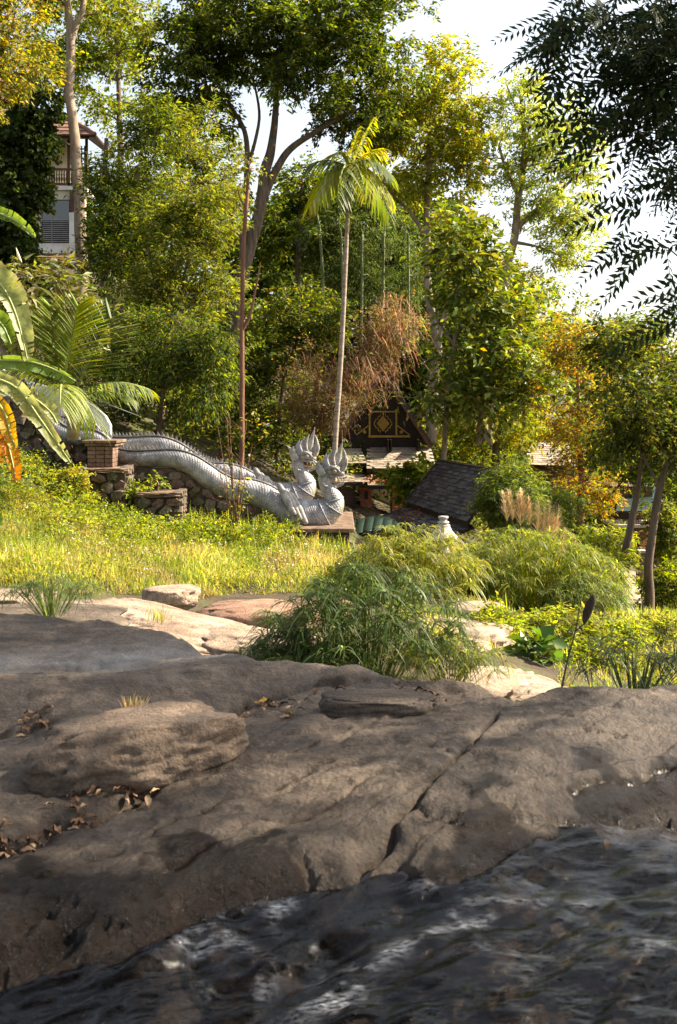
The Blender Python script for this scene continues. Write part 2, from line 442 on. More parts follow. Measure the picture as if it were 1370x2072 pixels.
PAL = {
 'dark':   [((0.026, 0.046, 0.009), 4), ((0.042, 0.066, 0.012), 4), ((0.09, 0.105, 0.02), 1)],
 'mid':    [((0.062, 0.098, 0.014), 4), ((0.105, 0.142, 0.020), 3), ((0.19, 0.20, 0.028), 2)],
 'bright': [((0.12, 0.175, 0.022), 3), ((0.185, 0.23, 0.028), 3), ((0.28, 0.28, 0.035), 1)],
 'yellow': [((0.32, 0.27, 0.035), 3), ((0.24, 0.245, 0.035), 3), ((0.40, 0.29, 0.06), 1), ((0.13, 0.16, 0.025), 2)],
 'lime':   [((0.18, 0.215, 0.035), 3), ((0.26, 0.27, 0.045), 3), ((0.10, 0.155, 0.025), 2)],
 'orange': [((0.36, 0.18, 0.025), 3), ((0.28, 0.19, 0.03), 2), ((0.12, 0.12, 0.025), 2), ((0.22, 0.10, 0.03), 1)],
 'olive':  [((0.115, 0.13, 0.024), 3), ((0.175, 0.175, 0.03), 3), ((0.07, 0.095, 0.018), 2)],
 'dry':    [((0.17, 0.115, 0.06), 3), ((0.24, 0.175, 0.105), 2), ((0.24, 0.15, 0.05), 1), ((0.11, 0.10, 0.035), 2)],
 'grass':  [((0.24, 0.27, 0.055), 4), ((0.32, 0.31, 0.075), 3), ((0.15, 0.20, 0.035), 2), ((0.42, 0.36, 0.14), 1)],
 'sedge':  [((0.075, 0.12, 0.03), 4), ((0.11, 0.155, 0.045), 3), ((0.16, 0.19, 0.07), 1)],
 'sedgeY': [((0.20, 0.23, 0.035), 3), ((0.28, 0.28, 0.05), 3), ((0.36, 0.33, 0.10), 1)],
 'straw':  [((0.42, 0.33, 0.14), 3), ((0.50, 0.40, 0.20), 2)],
}
# ------------------------------------------------------------------ ground
GC = [  # (px, py, Y) of ground seen in the photograph, or inferred behind things
 (-300,1190,12),(0,1190,13),(200,1205,13),(330,1215,13.2),(450,1215,13.5),(600,1225,13.5),
 (100,1098,16),(300,1122,16.5),(450,1130,17),(600,1140,17),(700,1150,17),
 (-200,940,19),(50,985,19),(200,1042,20),(300,1072,20),(480,1092,20),(650,1112,20),(730,1125,20),
 (550,1310,10.5),(700,1300,11),(850,1240,14),(1000,1345,10.5),(1000,1240,15),(1150,1340,12),(1300,1330,13.5),(1370,1260,17),
 (1100,1250,15.5),(1270,1215,25),(1290,1200,28),(1290,1182,31),(1370,1225,26),(1600,1220,28),(1500,1300,14),
 (800,1180,20),(900,1190,24),(760,1080,31),(900,1150,30),(1000,1170,30),(1100,1180,30),
 (200,905,25),(100,860,25),(0,800,26),(-300,740,27),(350,930,26),(500,960,26),(620,1010,26),
 (150,545,40),(0,520,40),(-300,480,42),(300,760,36),(480,850,36),(700,940,38),(860,960,42),(1000,1000,44),(1150,1040,48),(1300,1060,52),
 (0,430,60),(300,560,60),(600,700,60),(900,820,62),(1200,900,66),(1400,920,66)]
g_fn = rbf([P(*g)[:2] / 10 for g in GC], [P(*g)[2] for g in GC], 2e-3)
def ground_z(x, y):
    x = np.asarray(x, float); y = np.asarray(y, float)
    xc = np.clip(x, -22, 22 + 0 * x); yc = np.clip(y, 9.0, 66)
    z = g_fn(xc / 10, yc / 10)
    z = np.where(y > 66, z + 0.02 * (y - 66), z)
    near = sstep(10.5, 8.0, y)
    z = z * (1 - near) + near * np.minimum(z, -2.6)
    return np.minimum(z, 22) + 0.10 * fbm(x * 0.5, y * 0.5, 0, 3, 5) + 0.03 * fbm(x * 3, y * 3, 0, 2, 9)
def build_ground():
    xs = np.unique(np.concatenate([np.linspace(-26, 26, 230), np.linspace(-600, -26, 30), np.linspace(26, 600, 30)]))
    ys = np.unique(np.concatenate([np.linspace(-400, 6, 20), np.linspace(6, 34, 170), np.linspace(34, 70, 80), np.linspace(70, 1200, 30)]))
    X, Y = np.meshgrid(xs, ys); Z = ground_z(X, Y)
    V = np.stack([X, Y, Z], -1).reshape(-1, 3); w = len(xs); h = len(ys)
    i = (np.arange(h - 1)[:, None] * w + np.arange(w - 1)[None]).ravel()
    Fq = np.stack([i, i + 1, i + w + 1, i + w], 1)
    m = surf('forest_soil', [(0.3, (0.03, 0.024, 0.014)), (0.5, (0.07, 0.052, 0.03)), (0.62, (0.07, 0.085, 0.022)), (0.8, (0.15, 0.115, 0.07))], 0.9, 0.95, 0.6, 6, coord='Object', dist=0.08)
    tag(obj('ground', V, Fq, m, smooth=True), 'sloping grassy hillside with earth and leaf litter', kind='structure')
build_ground()

# ------------------------------------------------------------------ the bedrock slab at the camera's feet
Z0 = -1.45
def q2w(px, py, dz=0.0):
    """photo pixel of a rock point at height Z0+dz, to world x, y"""
    Y = -(Z0 + dz) * F / (py - HZ); return ((px - CX) / F * Y, Y)
RC = [(-300,1250,0.000),(0,1245,0.000),(200,1255,0.000),(350,1285,0.000),(450,1312,-0.020),(-600,1250,0.000),(-600,1330,-0.020),(-600,1410,0.100),
 (-300,1320,-0.030),(0,1310,-0.030),(250,1308,-0.010),(400,1330,-0.010),(0,1372,0.000),(250,1362,0.000),
 (-300,1400,0.090),(0,1392,0.080),(250,1380,0.080),(400,1357,0.070),(520,1341,0.070),(700,1350,0.070),(860,1370,0.060),(960,1378,0.050),(1050,1400,0.030),
 (-300,1470,-0.020),(0,1450,-0.030),(300,1440,-0.030),(450,1428,-0.030),(550,1403,-0.010),(700,1396,0.010),(860,1402,0.020),
 (0,1520,0.040),(0,1620,0.000),(-300,1560,0.050),(60,1690,-0.019),(-300,1700,0.000),(-600,1600,0.050),
 (600,1450,0.020),(800,1450,0.030),(500,1550,0.020),(700,1550,0.020),(400,1650,0.000),(600,1650,-0.010),(250,1700,-0.020),(100,1750,-0.019),
 (1080,1390,0.050),(1200,1393,0.080),(1370,1400,0.090),(1700,1420,0.100),(1050,1480,0.060),(1200,1480,0.060),(1370,1480,0.040),(1000,1560,0.050),
 (1150,1560,0.030),(1370,1560,-0.020),(1700,1560,-0.020),(900,1640,0.030),(1100,1640,-0.010),(1370,1620,-0.056),
 (850,1735,-0.019),(700,1740,-0.019),(1000,1745,-0.056),(1200,1700,-0.081),(1370,1655,-0.087),(1700,1650,-0.087),
 (1370,1750,-0.124),(1100,1800,-0.124),(800,1810,-0.124),(600,1890,-0.161),(450,1930,-0.167),(900,1950,-0.130),(1370,1950,-0.112),(300,2050,-0.180),
 (700,2072,-0.143),(1370,2072,-0.124),(0,2200,-0.223),(700,2300,-0.186),(1400,2300,-0.155),(1800,1900,-0.112),(-400,2100,-0.186),
 (0,1830,-0.031),(200,1830,-0.037),(380,1800,-0.037),(0,1890,-0.050),(280,1860,-0.062),(80,1960,-0.136),(500,1795,-0.050),(630,1780,-0.050),(0,2050,-0.192),(-300,1900,-0.037)]
r_fn = rbf([q2w(*c) for c in RC], [c[2] for c in RC], 4e-3)
CREST = [(-900,1245),(-300,1245),(0,1242),(200,1252),(350,1282),(450,1310),(520,1336),(700,1347),(860,1366),(960,1374),(1050,1400),(1085,1388),(1200,1391),(1370,1399),(1700,1415),(2400,1420)]
def wl_(line, dz=0.0): return [q2w(a, b, dz) for a, b in line]
CRACKS = [  # line, half width, depth, step (height lost on the right-hand side)
 ([(1012,1452),(985,1490),(955,1525),(900,1585),(848,1632),(790,1690),(715,1760)], .012, .045, .012),
 ([(842,1640),(880,1658),(940,1664),(1010,1655),(1090,1642)], .03, .014, .012),
 ([(105,1600),(98,1562),(128,1515),(170,1478),(250,1445)], .04, .08, 0),
 ([(-20,1722),(60,1685),(110,1650),(180,1640),(262,1612),(335,1572),(435,1502),(470,1470)], .05, .075, 0),
 ([(300,1443),(380,1440),(450,1430),(520,1404),(640,1391),(760,1386),(880,1398),(950,1412)], .035, .03, 0),
 ([(385,1800),(402,1850),(470,1880),(560,1895),(640,1860),(700,1800)], .05, .07, .02),
 ([(615,1705),(640,1740),(720,1762),(860,1765),(1000,1762)], .03, .02, .012),
 ([(520,1620),(600,1580),(690,1560),(770,1545)], .012, .012, .008),
 ([(430,1690),(520,1660),(640,1650)], .012, .010, .01),
 ([(700,1462),(780,1470),(850,1452),(950,1450)], .015, .012, 0),
 ([(1100,1450),(1180,1425),(1260,1430)], .01, .010, .006),
 ([(20,1500),(60,1470),(120,1462)], .008, .012, .0),
 ([(0,1555),(40,1540),(70,1560)], .008, .012, .0),
 ([(560,1500),(640,1485),(720,1490)], .014, .010, .012),
 ([(270,1700),(360,1655),(470,1615),(600,1570),(700,1540)], .007, .016, .014), ([(330,1760),(450,1700),(560,1665),(700,1610),(800,1570)], .008, .016, .016), ([(560,1545),(680,1505),(800,1480),(930,1470)], .006, .012, .010),
 ([(1080,1520),(1180,1500),(1300,1510)], .008, .012, .014), ([(60,1770),(160,1735),(260,1715)], .008, .014, .012), ([(1150,1610),(1250,1570),(1370,1545)], .01, .014, .016), ([(900,1540),(960,1560),(1060,1545)], .006, .010, .008)]
def rock_dz(X, Y):
    u = CX + F * X / Y; v = HZ - F * Z0 / Y
    wx = X + 0.02 * fbm(X * 9, Y * 9, 0, 2, 31); wy = Y + 0.03 * fbm(X * 9, Y * 9, 4, 2, 37)
    dz = r_fn(X, Y)
    # layered relief running down to the right-hand side
    s = 0.74 * X + 0.67 * Y; c = 0.74 * Y - 0.67 * X
    lay = fbm(s * 0.55, c * 2.6, 0, 4, 41)
    # long diagonal ledges: gentle rise, sharp drop
    ph = c * 2.3 + 0.55 * fbm(s * 0.7, c * 0.9, 1, 3, 45); fr = ph - np.floor(ph)
    led = fr - sstep(0.90, 1.0, fr); lm = sstep(-0.35, 0.35, fbm(s * 0.6 + 7, c * 1.1, 4, 2, 46))
    ph2 = c * 7.1 + 0.8 * fbm(s * 0.9, c * 1.2, 2, 3, 48); fr2 = ph2 - np.floor(ph2); led2 = fr2 - sstep(0.86, 1.0, fr2); lm2 = sstep(0.0, 0.5, fbm(s * 0.9 + 2, c * 1.6, 6, 2, 50))
    dz = dz + 0.010 * lay + 0.006 * fbm(X * 1.8, Y * 1.8, 0, 3, 43) + 0.024 * (led - .5) * lm + 0.012 * (led2 - .5) * lm2
    rid = 1 - np.abs(fbm(s * 1.2 + 3, c * 4.5, 2, 4, 47)); dz = dz - 0.016 * sstep(0.78, 1.0, rid) * sstep(-.2, .3, fbm(X * 1.3, Y * 1.3, 5, 2, 49))
    pit = fbm(X * 7 + 4, Y * 9, 3, 3, 51); dz = dz - 0.009 * sstep(0.3, 0.7, pit)
    dz = dz + 0.0042 * fbm(X * 11, Y * 13, 0, 4, 53) + 0.0028 * fbm(X * 36, Y * 36, 0, 3, 59)
    # the far left slab is water-worn and smooth
    smoothm = sstep(1375, 1340, v) * sstep(560, 460, u)
    dz = dz * (1 - smoothm * 0.0)
    for line, hw, dep, st in CRACKS:
        d, sd, t = poly_dist(wx, wy, wl_(line))
        ends = sstep(0, 0.08, t) * sstep(1, 0.92, t)
        dz = dz - dep * np.exp(-(d / hw) ** 2) * ends - st * (sd < 0) * np.exp(-(d / (hw * 4)) ** 2) * ends
    # water-cut roughness low down by the stream
    low = sstep(-0.02, -0.07, dz)
    dz = dz + low * (0.011 * fbm(X * 5 + 9, Y * 7, 0, 4, 61) + 0.014 * fbm(X * 15, Y * 17, 1, 4, 67) - 0.012 * sstep(.7, 1, 1 - np.abs(fbm(s * 4, c * 9, 3, 3, 69))))
    cu = np.array([c[0] for c in CREST]); cv = np.array([c[1] for c in CREST])
    Yc = -(Z0 + np.interp(u, [350, 520, 1100], [0.0, 0.07, 0.07])) * F / (np.interp(u, cu, cv) - HZ)
    t = np.maximum(Y - Yc + 0.10 + 0.04 * fbm(X * 3, Y * 3, 0, 3, 71), 0)
    fall = np.where(t < 0.5, 1.5 * t * t, 1.5 * 0.25 + 1.5 * (t - 0.5))
    return dz - fall
def stream_dz(X, Y):
    return w_fn(X, Y)
WC = [(1370,1655,-0.069),(1200,1715,-0.078),(1000,1780,-0.087),(850,1790,-0.090),(700,1800,-0.096),(450,1895,-0.129),(250,1990,-0.153),(700,2000,-0.108),(1000,1950,-0.096),(1370,1900,-0.084),(1370,2072,-0.087),(0,2200,-0.186),(1800,1650,-0.069),(1800,2000,-0.078),(700,2300,-0.126),(-400,2200,-0.216)]
w_fn = rbf([q2w(*c) for c in WC], [c[2] for c in WC], 1e-3)

def grid_faces(w, h):
    i = (np.arange(h - 1)[:, None] * w + np.arange(w - 1)[None]).ravel()
    return np.stack([i, i + 1, i + w + 1, i + w], 1)

def rock_material(name, tint=(1, 1, 1), wet=True, scale=1.0, pale=0.0):
    m, nt = nodes(name); L = nt.links.new
    tc = N(nt, 'ShaderNodeTexCoord'); geo = tc.outputs['Object']
    n1 = N(nt, 'ShaderNodeTexNoise', Scale=1.6 * scale, Detail=8, Roughness=0.62); L(geo, n1.inputs['Vector'])
    t = np.array(tint)
    r1 = ramp(nt, [(0.28, tuple(np.array((0.075, 0.052, 0.037)) * t)), (0.45, tuple(np.array((0.165, 0.124, 0.093)) * t)), (0.58, tuple(np.array((0.24, 0.185, 0.14)) * t)), (0.75, tuple(np.array((0.33, 0.26, 0.195)) * t))]); L(n1.outputs['Fac'], r1.inputs['Fac'])
    n2 = N(nt, 'ShaderNodeTexNoise', Scale=60 * scale, Detail=5, Roughness=0.75); L(geo, n2.inputs['Vector'])
    r2 = ramp(nt, [(0.25, (0.35, 0.33, 0.31)), (0.5, (0.95, 0.95, 0.95)), (0.75, (1.45, 1.42, 1.4))]); L(n2.outputs['Fac'], r2.inputs['Fac'])
    mx = N(nt, 'ShaderNodeMixRGB', blend_type='MULTIPLY'); mx.inputs[0].default_value = 0.8; L(r1.outputs[0], mx.inputs[1]); L(r2.outputs[0], mx.inputs[2])
    # dark lichen and water stains
    n3 = N(nt, 'ShaderNodeTexNoise', Scale=3.2 * scale, Detail=7, Roughness=0.7, Distortion=0.6); L(geo, n3.inputs['Vector'])
    r3 = ramp(nt, [(0.50, (0, 0, 0)), (0.66, (0.85, 0.85, 0.85))]); L(n3.outputs['Fac'], r3.inputs['Fac'])
    mx2 = N(nt, 'ShaderNodeMixRGB'); L(r3.outputs[0], mx2.inputs[0]); L(mx.outputs[0], mx2.inputs[1]); mx2.inputs[2].default_value = (0.06, 0.046, 0.036, 1)
    mp4 = N(nt, 'ShaderNodeMapping'); mp4.inputs['Rotation'].default_value = (0, 0, math.radians(-42)); mp4.inputs['Scale'].default_value = (0.5, 3.6, 1.5); L(geo, mp4.inputs['Vector'])
    n4 = N(nt, 'ShaderNodeTexNoise', Scale=2.6 * scale, Detail=8, Roughness=0.7, Distortion=0.4); L(mp4.outputs[0], n4.inputs['Vector'])
    r4 = ramp(nt, [(0.32, (0.50, 0.47, 0.45)), (0.5, (0.95, 0.94, 0.93)), (0.68, (1.30, 1.27, 1.22))]); L(n4.outputs['Fac'], r4.inputs['Fac'])
    mx3 = N(nt, 'ShaderNodeMixRGB', blend_type='MULTIPLY'); mx3.inputs[0].default_value = 0.85; L(mx2.outputs[0], mx3.inputs[1]); L(r4.outputs[0], mx3.inputs[2])
    # dark mineral specks
    vs = N(nt, 'ShaderNodeTexVoronoi', Scale=95 * scale); L(geo, vs.inputs['Vector']); rs = ramp(nt, [(0.10, (0.35, 0.34, 0.33)), (0.24, (1, 1, 1))]); L(vs.outputs['Distance'], rs.inputs['Fac'])
    mx5 = N(nt, 'ShaderNodeMixRGB', blend_type='MULTIPLY'); mx5.inputs[0].default_value = 0.7; L(mx3.outputs[0], mx5.inputs[1]); L(rs.outputs[0], mx5.inputs[2])
    p = N(nt, 'ShaderNodeBsdfPrincipled'); p.inputs['Specular IOR Level'].default_value = 0.35
    col = mx5.outputs[0]
    if wet:
        pa = N(nt, 'ShaderNodeAttribute', attribute_name='pale'); mp = N(nt, 'ShaderNodeMixRGB'); L(pa.outputs['Fac'], mp.inputs[0]); L(col, mp.inputs[1]); mp.inputs[2].default_value = (0.30, 0.28, 0.26, 1); col = mp.outputs[0]
        so = N(nt, 'ShaderNodeAttribute', attribute_name='soil'); ms = N(nt, 'ShaderNodeMixRGB'); L(so.outputs['Fac'], ms.inputs[0]); L(col, ms.inputs[1]); ms.inputs[2].default_value = (0.035, 0.024, 0.016, 1); col = ms.outputs[0]
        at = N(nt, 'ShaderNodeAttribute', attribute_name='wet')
        mw = N(nt, 'ShaderNodeMixRGB', blend_type='MULTIPLY'); L(at.outputs['Fac'], mw.inputs[0]); L(col, mw.inputs[1]); mw.inputs[2].default_value = (0.085, 0.078, 0.078, 1); col = mw.outputs[0]  # darkens wet rock, and the shade painted through the same mask
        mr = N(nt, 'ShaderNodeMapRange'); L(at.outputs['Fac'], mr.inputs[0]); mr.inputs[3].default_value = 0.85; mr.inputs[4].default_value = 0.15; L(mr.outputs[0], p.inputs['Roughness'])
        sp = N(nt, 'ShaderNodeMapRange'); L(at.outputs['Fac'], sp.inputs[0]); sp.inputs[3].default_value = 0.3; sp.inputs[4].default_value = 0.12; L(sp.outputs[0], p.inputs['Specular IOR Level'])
    else:
        p.inputs['Roughness'].default_value = 0.8
    L(col, p.inputs['Base Color'])
    b1 = N(nt, 'ShaderNodeTexNoise', Scale=22 * scale, Detail=9, Roughness=0.72); L(geo, b1.inputs['Vector'])
    vo = N(nt, 'ShaderNodeTexVoronoi', Scale=60 * scale); L(geo, vo.inputs['Vector'])
    ad = N(nt, 'ShaderNodeMath', operation='MULTIPLY_ADD'); ad.inputs[1].default_value = 0.18; L(vo.outputs['Distance'], ad.inputs[0]); L(b1.outputs['Fac'], ad.inputs[2])
    b = N(nt, 'ShaderNodeBump', Strength=0.8, Distance=0.03); L(ad.outputs[0], b.inputs['Height']); L(b.outputs[0], p.inputs['Normal'])
    o = N(nt, 'ShaderNodeOutputMaterial'); L(p.outputs[0], o.inputs['Surface'])
    return m
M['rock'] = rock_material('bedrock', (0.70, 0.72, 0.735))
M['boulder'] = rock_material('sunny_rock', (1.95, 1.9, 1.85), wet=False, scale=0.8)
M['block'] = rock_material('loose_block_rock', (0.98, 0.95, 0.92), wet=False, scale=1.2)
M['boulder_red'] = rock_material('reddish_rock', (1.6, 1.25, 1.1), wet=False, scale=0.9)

def build_rock():
    us = np.linspace(-620, 2000, 560)
    vs = np.concatenate([np.linspace(3300, 2150, 24)[:-1], np.linspace(2150, 1235, 470), np.linspace(1235, 1100, 20)[1:]])
    U, Vv = np.meshgrid(us, vs); Y = -Z0 * F / (Vv - HZ); X = (U - CX) / F * Y
    dz = rock_dz(X, Y)
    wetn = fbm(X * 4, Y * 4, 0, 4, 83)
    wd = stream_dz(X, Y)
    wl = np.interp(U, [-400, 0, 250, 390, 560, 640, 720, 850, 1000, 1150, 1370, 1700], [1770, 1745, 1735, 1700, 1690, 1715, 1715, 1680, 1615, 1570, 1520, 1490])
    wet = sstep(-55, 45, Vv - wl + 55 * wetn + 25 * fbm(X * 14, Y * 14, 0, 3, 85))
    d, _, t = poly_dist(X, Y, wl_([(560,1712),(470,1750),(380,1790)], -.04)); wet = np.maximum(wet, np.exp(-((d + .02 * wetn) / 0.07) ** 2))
    damp_shade = sstep(-250, 0, Vv - wl + 70 * wetn) * 0.62; wet = np.maximum(wet, damp_shade)  # damp margin, stretched upward to paint shade over the lower rock
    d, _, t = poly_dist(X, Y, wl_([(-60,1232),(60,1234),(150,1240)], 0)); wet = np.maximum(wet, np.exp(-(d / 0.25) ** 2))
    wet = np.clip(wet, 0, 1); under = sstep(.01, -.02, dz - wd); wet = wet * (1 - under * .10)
    # bleached water-worn patch behind the roll
    d, _, t = poly_dist(X, Y, wl_([(-300,1350),(0,1345),(150,1338),(300,1325),(420,1330)], -.01))
    pale = np.clip(np.exp(-(d / 0.30) ** 2) * (0.5 + 0.35 * fbm(X * 3, Y * 9, 0, 4, 93)) + 0.1 * fbm(X * 5, Y * 8, 0, 3, 91) * np.exp(-(d / 0.4) ** 2), 0, 0.85)
    soil = np.zeros_like(dz)
    for ln, hw in [(CRACKS[3][0], .09), (CRACKS[2][0], .06), (CRACKS[4][0], .04), ([(-20,1460),(40,1452),(100,1450)], .04)]:
        d, _, t = poly_dist(X + .02 * wetn, Y, wl_(ln)); soil = np.maximum(soil, np.exp(-(d / hw) ** 4) * sstep(-0.5, 0.3, fbm(X * 14, Y * 14, 0, 3, 95)))
    d, _, t = poly_dist(X, Y, wl_(CRACKS[0][0])); soil = np.maximum(soil, 0.8 * np.exp(-(d / .008) ** 2))
    soil = soil * sstep(0.6, 0.2, wet)
    V = np.stack([X, Y, Z0 + dz], -1).reshape(-1, 3)
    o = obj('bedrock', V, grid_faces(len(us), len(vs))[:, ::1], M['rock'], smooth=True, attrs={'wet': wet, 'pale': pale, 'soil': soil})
    tag(o, 'broad sloping slab of brown bedrock in the foreground, wet and dark by the stream', kind='structure')
build_rock()

# ------------------------------------------------------------------ the stream
def water_material():
    m, nt = nodes('running_water'); L = nt.links.new
    tc = N(nt, 'ShaderNodeTexCoord'); mp = N(nt, 'ShaderNodeMapping'); L(tc.outputs['Object'], mp.inputs['Vector'])
    mp.inputs['Rotation'].default_value = (0, 0, math.radians(-28)); mp.inputs['Scale'].default_value = (0.55, 1.5, 1)
    n = N(nt, 'ShaderNodeTexNoise', Scale=26, Detail=5, Roughness=0.6, Distortion=0.8); L(mp.outputs[0], n.inputs['Vector'])
    b = N(nt, 'ShaderNodeBump', Strength=0.3, Distance=0.010); L(n.outputs['Fac'], b.inputs['Height'])
    tr = N(nt, 'ShaderNodeBsdfTransparent'); tr.inputs[0].default_value = (0.86, 0.80, 0.74, 1)
    g = N(nt, 'ShaderNodeBsdfGlossy', Roughness=0.035); L(b.outputs[0], g.inputs['Normal'])
    fr = N(nt, 'ShaderNodeFresnel', IOR=1.38); L(b.outputs[0], fr.inputs['Normal'])
    mx = N(nt, 'ShaderNodeMixShader'); L(fr.outputs[0], mx.inputs[0]); L(tr.outputs[0], mx.inputs[1]); L(g.outputs[0], mx.inputs[2])
    # pale streaks: thin froth plus sky highlights painted into the water colour
    at = N(nt, 'ShaderNodeAttribute', attribute_name='foam_glint')
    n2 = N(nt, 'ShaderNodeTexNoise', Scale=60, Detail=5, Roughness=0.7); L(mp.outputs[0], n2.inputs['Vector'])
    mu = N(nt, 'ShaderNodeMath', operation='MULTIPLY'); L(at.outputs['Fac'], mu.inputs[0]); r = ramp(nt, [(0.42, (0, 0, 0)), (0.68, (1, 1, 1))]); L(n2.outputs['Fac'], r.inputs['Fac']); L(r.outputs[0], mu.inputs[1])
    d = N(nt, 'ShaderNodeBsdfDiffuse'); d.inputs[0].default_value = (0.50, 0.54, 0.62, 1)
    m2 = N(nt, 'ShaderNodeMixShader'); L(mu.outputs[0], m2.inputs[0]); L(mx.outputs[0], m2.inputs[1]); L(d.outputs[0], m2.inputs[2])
    o = N(nt, 'ShaderNodeOutputMaterial'); L(m2.outputs[0], o.inputs['Surface'])
    return m
M['water'] = water_material()
def build_stream():
    us = np.linspace(-620, 2000, 420)
    vs = np.concatenate([np.linspace(3000, 2150, 30)[:-1], np.linspace(2150, 1640, 300)])
    U, Vv = np.meshgrid(us, vs); Y = -Z0 * F / (Vv - HZ); X = (U - CX) / F * Y
    a = math.radians(28); s = X * math.cos(a) + Y * math.sin(a); c = -X * math.sin(a) + Y * math.cos(a)
    c2 = c + 0.10 * fbm(s * 1.6, c * 1.6, 0, 3, 103)
    wv = fbm(s * 3.2, c2 * 10, 0, 4, 101); rid = 1 - np.abs(fbm(s * 2.2 + 5, c2 * 7, 1, 3, 107))
    amp = 0.65 + 0.5 * fbm(s * 1.2, c * 1.2, 3, 2, 109)
    w = stream_dz(X, Y) + 0.012 + 0.010 * wv * amp + 0.012 * sstep(0.5, 1, rid) * amp + 0.010 * fbm(s * 5, c2 * 12, 5, 3, 113) * (.35 + amp) + 0.0042 * fbm(s * 13, c2 * 26, 0, 3, 111) * (.4 + amp)
    rk = rock_dz(X, Y); fo = np.zeros_like(X); wob = 0.05 * fbm(X * 5, Y * 5, 0, 3, 117)
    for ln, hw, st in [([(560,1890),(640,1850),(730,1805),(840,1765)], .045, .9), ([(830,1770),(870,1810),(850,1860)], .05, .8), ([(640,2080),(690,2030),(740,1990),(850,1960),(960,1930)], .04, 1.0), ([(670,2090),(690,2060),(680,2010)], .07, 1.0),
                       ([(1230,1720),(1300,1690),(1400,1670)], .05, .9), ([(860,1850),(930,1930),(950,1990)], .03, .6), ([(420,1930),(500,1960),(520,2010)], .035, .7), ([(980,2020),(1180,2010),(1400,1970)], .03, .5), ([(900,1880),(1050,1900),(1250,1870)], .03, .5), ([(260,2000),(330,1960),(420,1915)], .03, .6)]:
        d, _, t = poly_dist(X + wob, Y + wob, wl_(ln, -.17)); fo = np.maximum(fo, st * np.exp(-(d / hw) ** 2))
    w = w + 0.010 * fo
    rs_ = rk.copy()
    for _ in range(22): rs_[1:-1, 1:-1] = (rs_[1:-1, 1:-1] * 2 + rs_[:-2, 1:-1] + rs_[2:, 1:-1] + rs_[1:-1, :-2] + rs_[1:-1, 2:]) / 6
    bed = rs_ + 0.03 + 0.5 * (w - stream_dz(X, Y)); kf = 0.5 * sstep(.07, .0, bed - w); w = w * (1 - kf) + bed * kf   # a thin film that follows the ledges below
    foam_glint = np.clip(fo * 0.36 * sstep(-.35, .45, fbm(s * 7, c2 * 13, 9, 3, 119)) + 0.0 * sstep(0.86, 1.0, rid) * sstep(0.5, 0.9, amp), 0, 1)  # froth and painted sky highlights share this mask
    w = np.where(w < rk - 0.02, rk - 0.02, w)
    V = np.stack([X, Y, Z0 + w], -1).reshape(-1, 3)
    Fq = grid_faces(len(us), len(vs))
    keep = (w > rk - 0.012).ravel()[Fq].any(1)
    o = obj('stream', V, Fq[keep], M['water'], smooth=True, attrs={'foam_glint': foam_glint})
    tag(o, 'shallow stream rippling over dark rock', kind='structure')
build_stream()

# ------------------------------------------------------------------ loose rocks and boulders
def boulder(name, label, c, size, rot=0.0, seed=1, mat='boulder', flatten=0.5, rough=0.16, sub=5, group=None, cat='rock', box=2.6, tilt=0.0):
    bm = bmesh.new(); bmesh.ops.create_icosphere(bm, subdivisions=sub, radius=1.0)
    V = np.array([v.co for v in bm.verts]); Fc = np.array([[v.index for v in f.verts] for f in bm.faces]); bm.free()
    # superellipsoid, so that the rock has flats rather than a ball's curve
    r = (np.abs(V) ** box).sum(1) ** (-1.0 / box); V = V * r[:, None]
    n = fbm(V[:, 0] * 1.1 + seed, V[:, 1] * 1.1, V[:, 2] * 1.1 + seed * 3, 4, seed)
    n2 = fbm(V[:, 0] * 4.5, V[:, 1] * 4.5 + seed, V[:, 2] * 4.5, 4, seed + 7)
    rid = 1 - np.abs(fbm(V[:, 0] * 1.7 + seed, V[:, 1] * 1.7, V[:, 2] * 3.4, 3, seed + 11))
    V = V * (1 + rough * n + rough * 0.22 * n2 - rough * 0.6 * sstep(.8, 1, rid))[:, None]
    V[:, 2] = np.where(V[:, 2] > flatten, flatten + (V[:, 2] - flatten) * 0.35, V[:, 2])
    V = V * np.asarray(size)
    Mx = Matrix.Rotation(rot, 3, 'Z') @ Matrix.Rotation(tilt, 3, 'Y')
    V = V @ np.array(Mx).T + np.asarray(c)
    o = obj(name, V, Fc, M[mat], smooth=True, recentre=True)
    return tag(o, label, cat, group)

def PB(px, py, Y, dz=0): 
    p = P(px, py, Y); p[2] += dz; return p
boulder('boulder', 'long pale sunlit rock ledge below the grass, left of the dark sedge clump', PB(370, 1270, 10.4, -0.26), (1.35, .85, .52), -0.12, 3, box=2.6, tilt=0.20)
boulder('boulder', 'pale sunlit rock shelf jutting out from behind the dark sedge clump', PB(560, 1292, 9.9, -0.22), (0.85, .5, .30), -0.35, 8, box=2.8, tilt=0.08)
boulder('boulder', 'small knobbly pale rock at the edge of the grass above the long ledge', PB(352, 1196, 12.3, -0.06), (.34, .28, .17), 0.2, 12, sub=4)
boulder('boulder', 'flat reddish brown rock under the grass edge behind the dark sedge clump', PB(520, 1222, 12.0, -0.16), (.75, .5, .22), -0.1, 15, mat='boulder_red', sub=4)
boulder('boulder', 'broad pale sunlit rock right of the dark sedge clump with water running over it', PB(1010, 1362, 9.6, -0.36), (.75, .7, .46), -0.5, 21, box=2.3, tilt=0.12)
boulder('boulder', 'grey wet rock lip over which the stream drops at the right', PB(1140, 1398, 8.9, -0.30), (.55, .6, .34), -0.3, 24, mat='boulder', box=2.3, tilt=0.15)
boulder('boulder', 'low grey rock between the yellow bamboo grass and the green mound', PB(965, 1226, 14.0, -0.10), (.42, .4, .20), -0.3, 27, sub=4)
